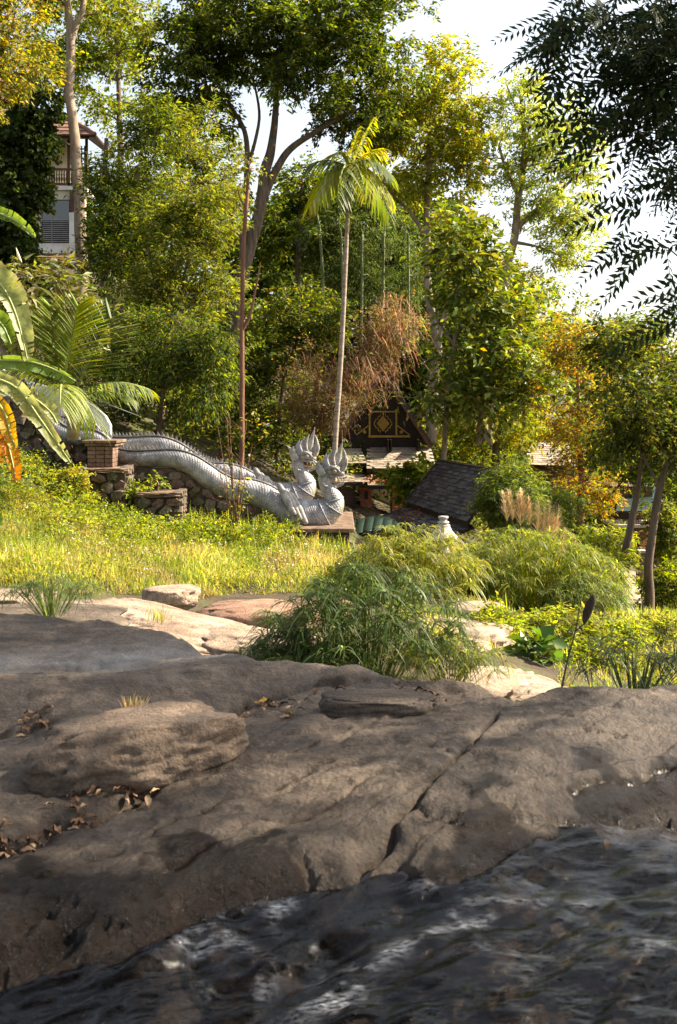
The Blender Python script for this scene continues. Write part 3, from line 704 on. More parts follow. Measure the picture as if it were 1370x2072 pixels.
boulder('boulder', 'low tan rock at the foot of the yellow bamboo grass', PB(900, 1290, 11.6, -0.20), (.6, .4, .25), -0.3, 29, sub=4)
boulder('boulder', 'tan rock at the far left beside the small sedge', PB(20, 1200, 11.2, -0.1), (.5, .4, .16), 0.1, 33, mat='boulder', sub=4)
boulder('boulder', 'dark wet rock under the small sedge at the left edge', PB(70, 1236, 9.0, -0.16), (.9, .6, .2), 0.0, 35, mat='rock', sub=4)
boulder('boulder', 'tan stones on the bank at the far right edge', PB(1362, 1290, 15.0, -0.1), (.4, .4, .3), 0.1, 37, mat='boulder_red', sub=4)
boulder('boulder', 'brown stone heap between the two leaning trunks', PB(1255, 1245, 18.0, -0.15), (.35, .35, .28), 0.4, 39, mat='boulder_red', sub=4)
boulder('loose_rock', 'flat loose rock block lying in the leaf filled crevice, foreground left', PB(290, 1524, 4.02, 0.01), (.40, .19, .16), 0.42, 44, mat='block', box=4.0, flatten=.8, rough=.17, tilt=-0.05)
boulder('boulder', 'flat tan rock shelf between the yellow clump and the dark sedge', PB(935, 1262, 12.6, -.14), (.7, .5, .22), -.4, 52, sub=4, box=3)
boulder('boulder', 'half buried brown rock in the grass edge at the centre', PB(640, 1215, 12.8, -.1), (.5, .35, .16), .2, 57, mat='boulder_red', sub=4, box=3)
boulder('loose_rock', 'low dark hump of rock in the debris hollow near the crest', PB(770, 1420, 4.72, -0.015), (.30, .15, .085), -0.05, 47, mat='rock', box=2.4, rough=.14)
# ------------------------------------------------------------------ naga statues, stone walls
def scale_material(name, base, dark, light, sx, sy):
    """weathered silver-painted cement with rows of overlapping scales, laid out along the body"""
    m, nt = nodes(name); L = nt.links.new
    uu = N(nt, 'ShaderNodeAttribute', attribute_name='along'); vv = N(nt, 'ShaderNodeAttribute', attribute_name='around')
    cx = N(nt, 'ShaderNodeCombineXYZ'); L(uu.outputs['Fac'], cx.inputs[0]); L(vv.outputs['Fac'], cx.inputs[1])
    mp = N(nt, 'ShaderNodeMapping'); L(cx.outputs[0], mp.inputs['Vector']); mp.inputs['Scale'].default_value = (sx, sy, 1)
    mp.inputs['Rotation'].default_value = (0, 0, math.radians(45))
    vo = N(nt, 'ShaderNodeTexVoronoi', Scale=1.0, Randomness=0.12); L(mp.outputs[0], vo.inputs['Vector'])
    tc = N(nt, 'ShaderNodeTexCoord')
    n1 = N(nt, 'ShaderNodeTexNoise', Scale=3.5, Detail=7, Roughness=0.65); L(tc.outputs['Object'], n1.inputs['Vector'])
    r = ramp(nt, [(0.3, dark), (0.5, base), (0.7, light)]); L(n1.outputs['Fac'], r.inputs['Fac'])
    rs = ramp(nt, [(0.0, (1.1, 1.1, 1.1)), (0.45, (0.95, 0.95, 0.95)), (0.7, (0.45, 0.43, 0.42))]); L(vo.outputs['Distance'], rs.inputs['Fac'])
    mx = N(nt, 'ShaderNodeMixRGB', blend_type='MULTIPLY'); mx.inputs[0].default_value = 0.6; L(r.outputs[0], mx.inputs[1]); L(rs.outputs[0], mx.inputs[2])
    mg = N(nt, 'ShaderNodeMapping'); mg.inputs['Scale'].default_value = (1.0, 1.0, 0.35); L(tc.outputs['Object'], mg.inputs['Vector'])
    n2 = N(nt, 'ShaderNodeTexNoise', Scale=11, Detail=7, Roughness=0.72); L(mg.outputs[0], n2.inputs['Vector'])
    r2 = ramp(nt, [(0.50, (0, 0, 0)), (0.70, (0.8, 0.8, 0.8))]); L(n2.outputs['Fac'], r2.inputs['Fac'])
    mx2 = N(nt, 'ShaderNodeMixRGB'); L(r2.outputs[0], mx2.inputs[0]); L(mx.outputs[0], mx2.inputs[1]); mx2.inputs[2].default_value = (0.11, 0.10, 0.08, 1)
    # belly band with old yellow-green paint
    be = N(nt, 'ShaderNodeAttribute', attribute_name='belly'); mb_ = N(nt, 'ShaderNodeMixRGB'); L(be.outputs['Fac'], mb_.inputs[0]); L(mx2.outputs[0], mb_.inputs[1]); mb_.inputs[2].default_value = (0.34, 0.33, 0.17, 1)
    p = N(nt, 'ShaderNodeBsdfPrincipled', Roughness=0.5, Metallic=0.2); L(mb_.outputs[0], p.inputs['Base Color'])
    h = N(nt, 'ShaderNodeMath', operation='MULTIPLY_ADD'); h.inputs[1].default_value = -1.0; L(vo.outputs['Distance'], h.inputs[0]); L(n2.outputs['Fac'], h.inputs[2])
    b = N(nt, 'ShaderNodeBump', Strength=0.6, Distance=0.02); L(h.outputs[0], b.inputs['Height']); L(b.outputs[0], p.inputs['Normal'])
    o = N(nt, 'ShaderNodeOutputMaterial'); L(p.outputs[0], o.inputs['Surface'])
    return m
M['scales'] = scale_material('silver_scales', (0.27, 0.265, 0.275), (0.07, 0.065, 0.06), (0.48, 0.475, 0.50), 74, 11.0)
M['silver'] = surf('silver_cement', [(0.3, (0.11, 0.10, 0.09)), (0.5, (0.28, 0.26, 0.24)), (0.72, (0.46, 0.43, 0.39))], 6, 0.5, 0.5, 22, dist=0.02)
M['silver_blue'] = surf('blue_paint', [(0.35, (0.17, 0.165, 0.165)), (0.5, (0.30, 0.285, 0.27)), (0.68, (0.13, 0.15, 0.27))], 9, 0.5, 0.4, 30, dist=0.01)
M['mouth'] = surf('mouth_paint', [(0.3, (0.45, 0.24, 0.10)), (0.7, (0.62, 0.42, 0.20))], 8, 0.6, 0.0)
M['wire'] = surf('dark_wire', [(0.3, (0.03, 0.03, 0.03)), (0.7, (0.06, 0.055, 0.05))], 8, 0.6, 0.0)
NY = 20.5
BODY = [(40,775,17),(70,812,18),(97,848,20),(122,872,21),(150,884,22),(180,883,22),(205,893,21),(225,912,19),(245,922,19),(280,927,21),(320,927,23),(355,928,25),(385,938,27),(415,958,29),(445,979,30),(475,991,31),(505,993,32),(535,1004,34),(562,1023,37),(590,1038,40),(620,1044,41),(648,1041,39),(668,1030,32),(676,1014,25),(669,999,20),(661,985,17),(657,970,16),(659,957,15)]
def make_naga(label):
    base = P(640, 1068, NY); root = thing('naga_statue', base, label, 'statue', 'naga statues flanking the stairs')
    s = smooth_path(np.array(BODY, float), 150); c = np.array([P(a, b, NY) for a, b, _ in s]); r = s[:, 2] * NY / F * 0.82
    n = 20; V, Fc = tube(c, r, n, 0.95)
    ln = np.concatenate([[0], np.cumsum(np.linalg.norm(np.diff(c, axis=0), axis=1))])
    ang = np.arange(n) / n
    tri = np.abs(ang * 2 - 1)          # symmetric, so there is no seam
    along = np.repeat(ln / 3.0, n); around = np.tile(tri, len(c))
    T = unit(np.gradient(c, axis=0)); rel = V.reshape(-1, n, 3) - c[:, None]
    dn = np.array([0, 0, -1.0]); dnp = unit(dn - T * (T @ dn)[:, None]); bel = np.einsum('ijk,ik->ij', unit(rel), dnp)
    belly = (sstep(0.55, 0.75, bel) * (0.35 + 0.3 * np.sin(ln * 46)[:, None]) * sstep(2.2, 3.0, ln)[:, None] * sstep(8.4, 7.9, ln)[:, None]).ravel()
    body = obj('body', V, Fc, M['scales'], root, None, True, {'along': along, 'around': around, 'belly': np.clip(belly, 0, 0.7)})
    # dorsal fin: a bead line and a row of small spines
    nrm = unit(np.cross(T, np.array([0, 1.0, 0]))); nrm *= np.sign(nrm[:, 2:3] + 1e-6)
    top = c + nrm * (r * 0.97)[:, None]; end = np.argmax(s[:, 0] > 575)
    mb = MB(); lens = np.arange(0.1, ln[end], 0.085)
    for l in lens:
        p = np.array([np.interp(l, ln, top[:, k]) for k in range(3)]); t = unit(np.array([np.interp(l, ln, T[:, k]) for k in range(3)])); u = unit(np.array([np.interp(l, ln, nrm[:, k]) for k in range(3)]))
        y = np.array([0, .014, 0]); mb.add([p - t*.036 - y, p - t*.036 + y, p + t*.03 + y, p + t*.03 - y, p + u*.095 - t*.03], [(0,1,4),(1,2,4),(2,3,4),(3,0,4),(3,2,1,0)])
    tag(mb.build('spine_row', M['silver'], root), kind='stuff')
    mb = MB(); mb.tube((top + np.array([0, -0.10, -0.015]))[:end:2], 0.022, 5); mb.build('ridge_cord', M['wire'], root)
    # fins behind the neck
    for k, (a, b, ww, hh, rot) in enumerate([(566, 990, 16, 34, -0.35), (578, 1000, 16, 40, -0.3), (590, 1008, 15, 40, -0.25)]):
        mb = MB(); q = [(a + 30, b + 52), (a + 20, b + 34), (a + 11, b + 16), (a + 1, b - 4), (a - 5, b - 12)]
        cc = [P(x, y, NY - 0.42 + 0.07 * i) for i, (x, y) in enumerate(q)]
        mb.tube(smooth_path(np.array(cc), 12), np.interp(np.linspace(0, 1, 12), [0, .4, .8, 1], [.05, .085, .06, .01]), 8, 0.45); mb.build('neck_fin', M['silver'], root, smooth=True)
    # head: skull, snout, jaw, mouth, eye, crest, horns, beard
    def sw(name, pts, rad, flat=0.8, mat='silver', nn=10, Y=NY, par=None, k=14, dy=None):
        pts = np.array(pts, float); w = smooth_path(np.column_stack([pts, np.asarray(rad, float)]), k)
        cc = np.array([P(a, b, Y) for a, b in w[:, :2]])
        if dy is not None: cc[:, 1] += np.linspace(dy[0], dy[1], k)
        mb = MB(); mb.tube(cc, w[:, 2] * Y / F, nn, flat); return mb.build(name, M[mat], par or root, smooth=True)
    head = sw('head', [(648,962),(658,952),(670,949),(682,953),(691,958),(697,958)], [8,14,14.5,10,7,3.5], 0.85)
    sw('snout', [(684,953),(692,951),(698,946),(700,936)], [7,6,4,.8], 0.8, par=head)
    sw('lower_jaw', [(655,975),(666,982),(679,983),(690,980),(697,974)], [7,5.5,4.5,3.6,1.6], 0.9, par=head)
    sw('lip', [(660,968),(669,963),(680,964),(690,966),(697,965)], [2,2.3,2.3,2.0,1.5], 3.6, par=head)
    sw('mouth', [(662,973),(671,975),(681,976),(690,974)], [3,2.6,2.2,.8], 2.2, 'mouth', par=head)
    for i, x in enumerate((674, 681, 688)):
        sw('tooth', [(x + 3, 966), (x + 3.5, 970), (x + 4, 974)], [1.6, 1.2, .2], 1.0, 'silver', 6, NY - 0.08, head, 5)
    for sgn in (-1, 1):
        mb = MB(); e = P(677, 953, NY); e[1] += sgn * 0.12
        prof = [(0.001, -.055), (.03, -.05), (.05, -.02), (.055, 0), (.05, .02), (.03, .05), (.001, .055)]
        mb.lathe(prof, e, 12); mb.build('eye', M['silver'], head, smooth=True)
        sw('brow', [(664,951),(672,946),(681,948),(688,955)], [2.5,4,3.5,1.5], 0.9, 'silver', 8, NY + sgn * 0.12, head)
        sw('ear_fin', [(654,962),(647,950),(644,940),(648,932)], [8,8,5,.6], 0.35, 'silver', 8, NY + sgn * 0.14, head)
        sw('ear_fin', [(664,950),(659,938),(660,927),(666,920)], [7,7,4.5,.5], 0.35, 'silver_blue', 8, NY + sgn * 0.12, head)
        sw('beard', [(678,984),(677,992),(680,1002),(686,1009),(692,1008)], [3,3.2,3,2.6,.8], 0.9, 'silver', 8, NY + sgn * 0.05, head)
        sw('cheek_curl', [(659,968),(654,975),(657,983),(664,984)], [3,3.5,3,1], 0.8, 'silver', 8, NY + sgn * 0.14, head)
    crest = sw('crest', [(676,950),(679,938),(684,925),(688,912),(691,902),(694,890)], [10,9,7,4.2,2.4,.4], 0.5)
    for q, rr in [([(690,951),(698,942),(701,931),(697,918)], [4,4.5,3,.4]), ([(686,944),(695,933),(698,921),(694,906)], [4.5,5,3,.4]), ([(670,943),(666,932),(667,921),(672,911)], [5,5,3,.4]),
                  ([(675,942),(673,929),(676,917),(682,906)], [5,5,3,.4]), ([(664,946),(658,936),(657,927),(661,917)], [4.5,4.5,2.6,.4])]:
        sw('crest_flame', q, rr, 0.45, 'silver', 8, NY - 0.06, crest)
        sw('crest_flame', q, rr, 0.45, 'silver', 8, NY + 0.06, crest)
    sw('horn', [(650,950),(644,941),(638,935),(632,929)], [4,3.2,2,.4], 0.8)
    # chest ornament bands
    for k, (t0, wv) in enumerate([(118, 1.04), (123, 1.045), (128, 1.045)]):
        T1 = T[t0]; mb = MB(); a = np.linspace(0, 2 * math.pi, 25); A = unit(np.cross(T1, [0, 1, 0])); B = np.cross(T1, A)
        pts = c[t0] + (np.cos(a)[:, None] * A + np.sin(a)[:, None] * B * 0.95) * r[t0] * wv
        mb.tube(pts, 0.012, 5, cap=False); mb.build('scale_band', M['silver_blue'], root, smooth=True)
    return root
naga = make_naga('silver naga statue nearer the viewer, its scaly body undulating down the stone wall')
def copy_tree(o, parent=None):
    c = o.copy(); COL.objects.link(c); c.parent = parent
    for ch in list(o.children): copy_tree(ch, c)
    return c
naga2 = copy_tree(naga); naga2['label'] = 'silver naga statue farther back, its head rising left of the nearer head'
naga2.location = naga.location + Vector((-0.62, 1.5, 0.24))

# masonry
M['mortar'] = surf('dark_mortar', [(0.3, (0.045, 0.032, 0.022)), (0.6, (0.10, 0.07, 0.05)), (0.8, (0.07, 0.08, 0.03))], 5, 0.95, 0.7, 25, dist=0.02)
STM = [surf('wall_stone', [(0.3, a), (0.55, b), (0.75, c)], 7, 0.9, 0.6, 30, dist=0.015) for a, b, c in (
    ((0.045, 0.036, 0.026), (0.12, 0.095, 0.07), (0.20, 0.17, 0.13)), ((0.06, 0.05, 0.036), (0.16, 0.13, 0.098), (0.25, 0.21, 0.165)),
    ((0.04, 0.036, 0.02), (0.10, 0.09, 0.05), (0.16, 0.15, 0.08)), ((0.06, 0.038, 0.028), (0.15, 0.095, 0.07), (0.22, 0.15, 0.11)))]
M['cap'] = surf('red_cap_stone', [(0.3, (0.05, 0.035, 0.022)), (0.5, (0.15, 0.095, 0.062)), (0.75, (0.26, 0.19, 0.135))], 5, 0.85, 0.5, 25, dist=0.015)
def rough_slab(name, c, size, parent, seed):
    bm = bmesh.new(); bmesh.ops.create_icosphere(bm, subdivisions=4, radius=1.0)
    V = np.array([v.co for v in bm.verts]); Fc = np.array([[v.index for v in f.verts] for f in bm.faces]); bm.free()
    V = V * ((np.abs(V) ** 9).sum(1) ** (-1 / 9.0))[:, None]; V = V * (1 + .10 * fbm(V[:, 0] * 3, V[:, 1] * 3, V[:, 2] * 3 + seed, 4, seed))[:, None]
    return obj(name, V * np.asarray(size) + np.asarray(c), Fc, M['cap'], parent, smooth=True)
def stone_mesh(seed):
    rng = np.random.default_rng(seed); n = rng.integers(5, 8); a = np.sort((np.arange(n) + 0.55 * rng.random(n)) * 2 * math.pi / n); r = 0.46 + 0.1 * rng.random(n)
    ring = np.stack([np.cos(a) * r, np.zeros(n), np.sin(a) * r], 1)
    V = np.concatenate([ring + [0, 0.5, 0], ring * 1.0 + [0, 0.05, 0], ring * 0.88 + [0, -0.26, 0] + 0.06 * rng.standard_normal((n, 3)), [[0.05, -0.30, 0.02]]])
    Fc = [(i, (i + 1) % n, n + (i + 1) % n, n + i)[::-1] for i in range(n)] + [(n + i, n + (i + 1) % n, 2 * n + (i + 1) % n, 2 * n + i)[::-1] for i in range(n)] + [(2 * n + i, 3 * n, 2 * n + (i + 1) % n) for i in range(n)]
    return V, Fc
STONES = []
for k in range(10):
    V, Fc = stone_mesh(100 + k); STONES.append(make_mesh('stone', V, Fc, STM[k % 4], smooth=False))
def stone_face(parent, poly, Y, sx=24, sy=18, depth=0.10, seed=0, normal=None):
    """rubble stones, one object each, set into a wall face (photo polygon) standing at distance Y"""
    rng = np.random.default_rng(seed); px = np.array([p[0] for p in poly]); py = np.array([p[1] for p in poly]); base = root_loc(parent)
    y = py.min() + sy * 0.5; row = 0
    while y < py.max():
        x = px.min() + sx * (0.5 * (row % 2) + 0.2 * rng.random())
        while x < px.max():
            w = sx * (0.75 + 0.6 * rng.random()); h = sy * (0.85 + 0.4 * rng.random())
            cx_, cy_ = x + w / 2 + rng.normal() * 1.5, y + rng.normal() * sy * 0.16
            if in_poly(np.array([cx_]), np.array([cy_]), poly)[0]:
                o = bpy.data.objects.new('stone', STONES[rng.integers(0, 10)]); link(o, parent)
                o.location = Vector(P(cx_, cy_, Y) - base) + Vector((0, 0.02 * rng.normal(), 0)); o.rotation_euler = (0, rng.normal() * 0.25, 0.06 * rng.normal())
                s = Y / F; o.scale = (w * s * 1.02, depth * (0.8 + 0.5 * rng.random()) * 2, h * s * 1.08)
            x += w
        y += sy; row += 1
def stone_side(parent, px, py0, py1, Y0, Y1, seed):
    """stones on the right-hand end of a wall"""
    rng = np.random.default_rng(seed); base = root_loc(parent); z = Z_(py1, Y0); x = X_(px, Y0)
    while z < Z_(py0, Y0):
        y = Y0 + .02; h = .15 + .07 * rng.random()
        while y < Y1:
            w_ = .18 + .12 * rng.random(); o = bpy.data.objects.new('stone', STONES[rng.integers(0, 10)]); link(o, parent)
            o.location = Vector(np.array([x, y + w_ / 2, z + h / 2]) - base); o.rotation_euler = (0, 0, math.pi / 2); o.scale = (w_ * 1.05, .2, h * 1.1); y += w_
        z += h
def X_(px, Y): return (px - CX) / F * Y
def Z_(py, Y): return (HZ - py) / F * Y
def wall(name, label, poly, Y, th=0.6, cap=None, sx=24, sy=18, seed=0, cat='wall'):
    c = P(np.mean([p[0] for p in poly]), max(p[1] for p in poly), Y); root = thing(name, c, label, cat)
    pts = [P(a, b, Y) + np.array([0, 0.05, 0]) for a, b in poly]
    MB().prism(pts, (0, th, 0)).build('core', M['mortar'], root)
    stone_face(root, poly, Y + 0.03, sx, sy, seed=seed)
    return root
wall('stone_wall', 'dark rubble stone wall carrying the undulating bodies of the two statues', [(232,935),(300,947),(345,949),(380,962),(416,985),(447,1008),(481,1022),(514,1024),(545,1042),(582,1066),(612,1076),(612,1125),(232,1110)], 20.35, 0.9, seed=2)
wall('stone_wall', 'rubble wall at the far left behind the banana leaves', [(-60,790),(40,818),(75,850),(100,880),(140,900),(190,905),(190,960),(-60,960)], 20.6, 0.7, seed=3)
w = wall('stone_block', 'tall rubble stone buttress with a flat pale top below the brick pier', [(152,955),(252,955),(254,1085),(150,1085)], 19.6, 0.75, sx=26, sy=20, seed=4, cat='wall')
b0, b1 = P(146, 955, 19.55), P(256, 955, 19.55)
rough_slab('coping', ((b0[0] + b1[0]) / 2, 19.97, b0[2] + .02), ((b1[0] - b0[0]) / 2 * .93, .42, .05), w, 5); stone_side(w, 252, 957, 1075, 19.62, 20.3, 21)
w = wall('stone_block', 'low rubble stone buttress with red brown top in front of the statue wall', [(272,1004),(362,1004),(364,1090),(270,1090)], 19.5, 0.75, sx=26, sy=20, seed=5, cat='wall')
b0, b1 = P(268, 1004, 19.45), P(366, 1004, 19.45)
rough_slab('coping', ((b0[0] + b1[0]) / 2, 19.87, b0[2] + .02), ((b1[0] - b0[0]) / 2 * .93, .42, .05), w, 9); stone_side(w, 362, 1006, 1080, 19.52, 20.2, 22)
# pier of thin bricks under the upper loop of the body
root = thing('brick_pier', P(210, 955, 20.0), 'small weathered brick pier with a moulded cap under the upper loop of the statue', 'pier')
x0, x1 = P(178, 0, 20)[0], P(234, 0, 20)[0]
M['brick_old'] = surf('old_brick', [(0.3, (0.07, 0.045, 0.03)), (0.55, (0.19, 0.115, 0.075)), (0.75, (0.28, 0.20, 0.14))], 7, 0.9, 0.5, 30, dist=0.01)
MB().box((x0 + .04, 19.92, P(0, 960, 20)[2]), (x1 - .04, 20.65, P(0, 900, 20)[2])).build('core', M['mortar'], root)
zz = P(0, 952, 20)[2]
for k in range(6):
    nb = 3
    for j in range(nb):
        w_ = (x1 - x0 - .04) / nb; xo = x0 + .02 + j * w_ + 0
        MB().box((xo, 19.885, zz + k * .083), (xo + w_ - .012, 20.62, zz + k * .083 + .072)).build('brick', M['brick_old'], root, bevel=0.006)
MB().box((x0 - .03, 19.84, zz + .50), (x1 + .03, 20.7, zz + .56)).build('cap', M['cap'], root, bevel=0.012)
MB().box((x0 - .08, 19.79, zz + .56), (x1 + .07, 20.75, zz + .62)).build('cap', M['cap'], root, bevel=0.012)
# pedestal under the heads
root = thing('pedestal', P(655, 1120, 20.2), 'low square stone pedestal with red brown slab top under the statue heads', 'pedestal')
a0, a1 = P(606, 1078, 19.9), P(708, 1078, 19.9); zb = P(0, 1135, 19.9)[2]
MB().box((a0[0], 19.9, zb), (a1[0], 22.9, a0[2])).build('core', M['mortar'], root)
stone_face(root, [(606, 1080), (708, 1080), (708, 1130), (606, 1130)], 19.9, 30, 18, seed=8)
c0, c1 = P(596, 1078, 19.75), P(718, 1066, 19.75)
MB().box((c0[0], 19.72, c0[2]), (c1[0], 23.0, c0[2] + .09)).build('slab', M['cap'], root, bevel=0.02)

# stairs between the two statues, white parapet and rail
M['white'] = surf('white_plaster', [(0.3, (0.52, 0.50, 0.47)), (0.55, (0.74, 0.72, 0.69)), (0.75, (0.80, 0.79, 0.77))], 1.6, 0.85, 0.2, 20, dist=0.01)
M['concrete'] = surf('concrete', [(0.3, (0.22, 0.20, 0.17)), (0.55, (0.38, 0.35, 0.30)), (0.75, (0.48, 0.45, 0.40))], 2.5, 0.9, 0.3, 20, dist=0.01)
root = thing('staircase', P(420, 990, 21.6), 'concrete staircase climbing between the two statues', 'stairs')
a = P(690, 1085, 21.3); b = P(60, 850, 21.3); ns = 30
for k in range(ns):
    x = a[0] + (b[0] - a[0]) * k / ns; z = a[2] + (b[2] - a[2]) * k / ns; x2 = a[0] + (b[0] - a[0]) * (k + 1) / ns
    MB().box((x2, 20.95, z - 0.9), (x - .002, 21.7, z)).build('step', M['concrete'], root)
root = thing('parapet_wall', P(120, 860, 24), 'white curved parapet wall of the upper stairs behind the coconut palm', 'wall')
prof = [(-20,735),(40,768),(100,785),(150,800),(190,822),(212,842),(222,860),(222,905),(60,905),(-20,860)]
MB().prism([P(x, y, 24.2) for x, y in prof], (0, .25, 0)).build('panel', M['white'], root, bevel=0.015)
mb = MB(); mb.tube([P(x, y, 24.0) for x, y in prof[:6]], .035, 6); mb.build('coping', M['white'], root, smooth=True)
M['green_paint'] = surf('green_metal', [(0.3, (0.008, 0.020, 0.015)), (0.7, (0.014, 0.034, 0.025))], 4, 0.45, 0.05, 30)
root = thing('handrail', P(165, 838, 23.6), 'thin green metal handrail sloping over the white parapet', 'handrail')
MB().tube([P(18, 745, 23.6), P(75, 765, 23.6), P(175, 802, 23.6), P(280, 842, 23.6)], .018, 6).build('rail', M['green_paint'], root, smooth=True)
for x, y in ((75, 765), (175, 802)):
    MB().tube([P(x, y, 23.6), P(x - 10, y + 36, 23.6)], .02, 6).build('post', M['green_paint'], root)
# ------------------------------------------------------------------ buildings
def shingle_mat(name, a, b, c):
    m, nt = nodes(name); L = nt.links.new
    oi = N(nt, 'ShaderNodeObjectInfo'); tc = N(nt, 'ShaderNodeTexCoord')
    n = N(nt, 'ShaderNodeTexNoise', Scale=9, Detail=5, Roughness=0.6); L(tc.outputs['Object'], n.inputs['Vector'])
    ad = N(nt, 'ShaderNodeMath', operation='MULTIPLY_ADD'); ad.inputs[1].default_value = 0.5; L(oi.outputs['Random'], ad.inputs[0])
    sc = N(nt, 'ShaderNodeMath', operation='MULTIPLY'); sc.inputs[1].default_value = 0.55; L(n.outputs['Fac'], sc.inputs[0]); L(sc.outputs[0], ad.inputs[2])
    r = ramp(nt, [(0.2, a), (0.5, b), (0.85, c)]); L(ad.outputs[0], r.inputs['Fac'])
    p = N(nt, 'ShaderNodeBsdfPrincipled', Roughness=0.85); L(r.outputs[0], p.inputs['Base Color']); p.inputs['Specular IOR Level'].default_value = 0.25
    b_ = N(nt, 'ShaderNodeBump', Strength=0.5, Distance=0.01); n2 = N(nt, 'ShaderNodeTexNoise', Scale=40, Detail=4); L(tc.outputs['Object'], n2.inputs['Vector']); L(n2.outputs['Fac'], b_.inputs['Height']); L(b_.outputs[0], p.inputs['Normal'])
    o = N(nt, 'ShaderNodeOutputMaterial'); L(p.outputs[0], o.inputs['Surface']); return m
M['shingle_dark'] = shingle_mat('dark_wood_shingle', (0.030, 0.026, 0.026), (0.060, 0.052, 0.052), (0.115, 0.10, 0.098))
M['shingle_pale'] = shingle_mat('weathered_wood_shingle', (0.16, 0.125, 0.095), (0.30, 0.245, 0.19), (0.42, 0.36, 0.29))
M['tile_red'] = shingle_mat('red_brown_tile', (0.12, 0.062, 0.042), (0.21, 0.115, 0.08), (0.30, 0.19, 0.14))
M['wood_dark'] = surf('dark_wood', [(0.3, (0.014, 0.009, 0.007)), (0.7, (0.04, 0.025, 0.018))], 4, 0.6, 0.2, 18, aniso=(1, 1, 5), dist=0.01)
M['wood_brown'] = surf('brown_wood', [(0.3, (0.055, 0.028, 0.018)), (0.7, (0.12, 0.062, 0.04))], 4, 0.6, 0.2, 18, aniso=(1, 1, 5), dist=0.01)
M['gold'] = surf('gold_paint', [(0.3, (0.30, 0.17, 0.03)), (0.7, (0.50, 0.31, 0.07))], 10, 0.4, 0.2, 30, dist=0.005)
M['brick'] = surf('red_brick', [(0.3, (0.26, 0.10, 0.055)), (0.55, (0.42, 0.18, 0.10)), (0.75, (0.52, 0.28, 0.18))], 9, 0.9, 0.4, 30, dist=0.01)
M['cream'] = surf('cream_plaster', [(0.3, (0.44, 0.38, 0.28)), (0.6, (0.60, 0.54, 0.42)), (0.8, (0.68, 0.63, 0.52))], 1.5, 0.85, 0.15, 20, dist=0.01)
M['sand_floor'] = surf('sand_floor', [(0.3, (0.17, 0.125, 0.085)), (0.7, (0.27, 0.21, 0.15))], 2, 0.9, 0.2, 20)
def glass_mat(name):
    m, nt = nodes(name); L = nt.links.new
    p = N(nt, 'ShaderNodeBsdfPrincipled', Roughness=0.04); p.inputs['Base Color'].default_value = (0.06, 0.06, 0.055, 1); p.inputs['Specular IOR Level'].default_value = 0.9
    o = N(nt, 'ShaderNodeOutputMaterial'); L(p.outputs[0], o.inputs['Surface']); return m
M['glass'] = glass_mat('window_glass')

SH = {}
def shingle_mesh(mat, w, l, t):
    k = (mat, round(w, 3), round(l, 3))
    if k not in SH:
        out = []
        for s in range(4):
            rng = np.random.default_rng(s + 3); e = 0.012 * rng.standard_normal(2)
            V = [(-w/2, 0, 0), (w/2, 0, 0), (w/2, l, 0), (-w/2, l, 0), (-w/2 , e[0], t), (w/2, e[1], t), (w/2, l, t*.3), (-w/2, l, t*.3)]
            out.append(make_mesh('shingle', V, [(0,3,2,1),(4,5,6,7),(0,1,5,4),(1,2,6,5),(2,3,7,6),(3,0,4,7)], M[mat]))
        SH[k] = out
    return SH[k]
def roof_plane(parent, A, B, Cc, D, mat, ex, w, th=0.03, name='shingle', seed=0, rows_as_parts=None, under=None):
    """A,B: eave ends (seen from outside, left to right); D,C: top ends above A and B. Lays shingles one by one."""
    A, B, Cc, D = [np.asarray(p, float) for p in (A, B, Cc, D)]
    rng = np.random.default_rng(seed); slope = np.linalg.norm(D - A); nr = max(1, int(round(slope / ex)))
    MB().slab([A, B, Cc, D], 0.05).build('roof_deck', under or M['wood_dark'], parent)
    base = root_loc(parent); n = unit(np.cross(B - A, D - A)); lv = []; lf = MB()
    for r in range(nr):
        t = r / nr; p, q = A + (D - A) * t, B + (Cc - B) * t
        ln = np.linalg.norm(q - p); nc = max(1, int(round(ln / w))); e = unit(q - p); ws = ln / nc; s = unit(np.cross(n, e))
        ms = shingle_mesh(mat, w, ex * 1.45, th)
        for c in range(-1 if r % 2 else 0, nc):
            u = (c + 0.5 + (0.5 if r % 2 else 0)) * ws
            if u < ws * 0.3 or u > ln - ws * 0.3: continue
            loc = p + e * u - s * 0.02 + n * 0.005
            Mx = Matrix((e, s, n)).transposed().to_4x4(); Mx = Mx @ Matrix.Rotation(rng.normal() * 0.012, 4, 'Z')
            Mx.translation = Vector(loc - base)
            scl = Matrix.Diagonal((ws / w * 0.97, 1, 0.8 + 0.5 * rng.random(), 1))
            if rows_as_parts is not None and r not in rows_as_parts:
                me = ms[0]; V = np.array([v.co for v in me.vertices]); Mw = np.array(Mx @ scl); lf.add(V @ Mw[:3, :3].T + Mw[:3, 3] + base, [tuple(pp.vertices) for pp in me.polygons]); continue
            o = bpy.data.objects.new(name, ms[rng.integers(0, 4)]); link(o, parent); o.matrix_local = Mx @ scl
    if lf.n: tag(lf.build('shingle_rows', M[mat], parent), kind='stuff')

# ---- temple hall with the gilded gable
T = thing('temple_hall', P(780, 1050, 34), 'wooden temple hall with gilded black gable and tiered pale shingle roofs', 'temple')
gy = 36.2


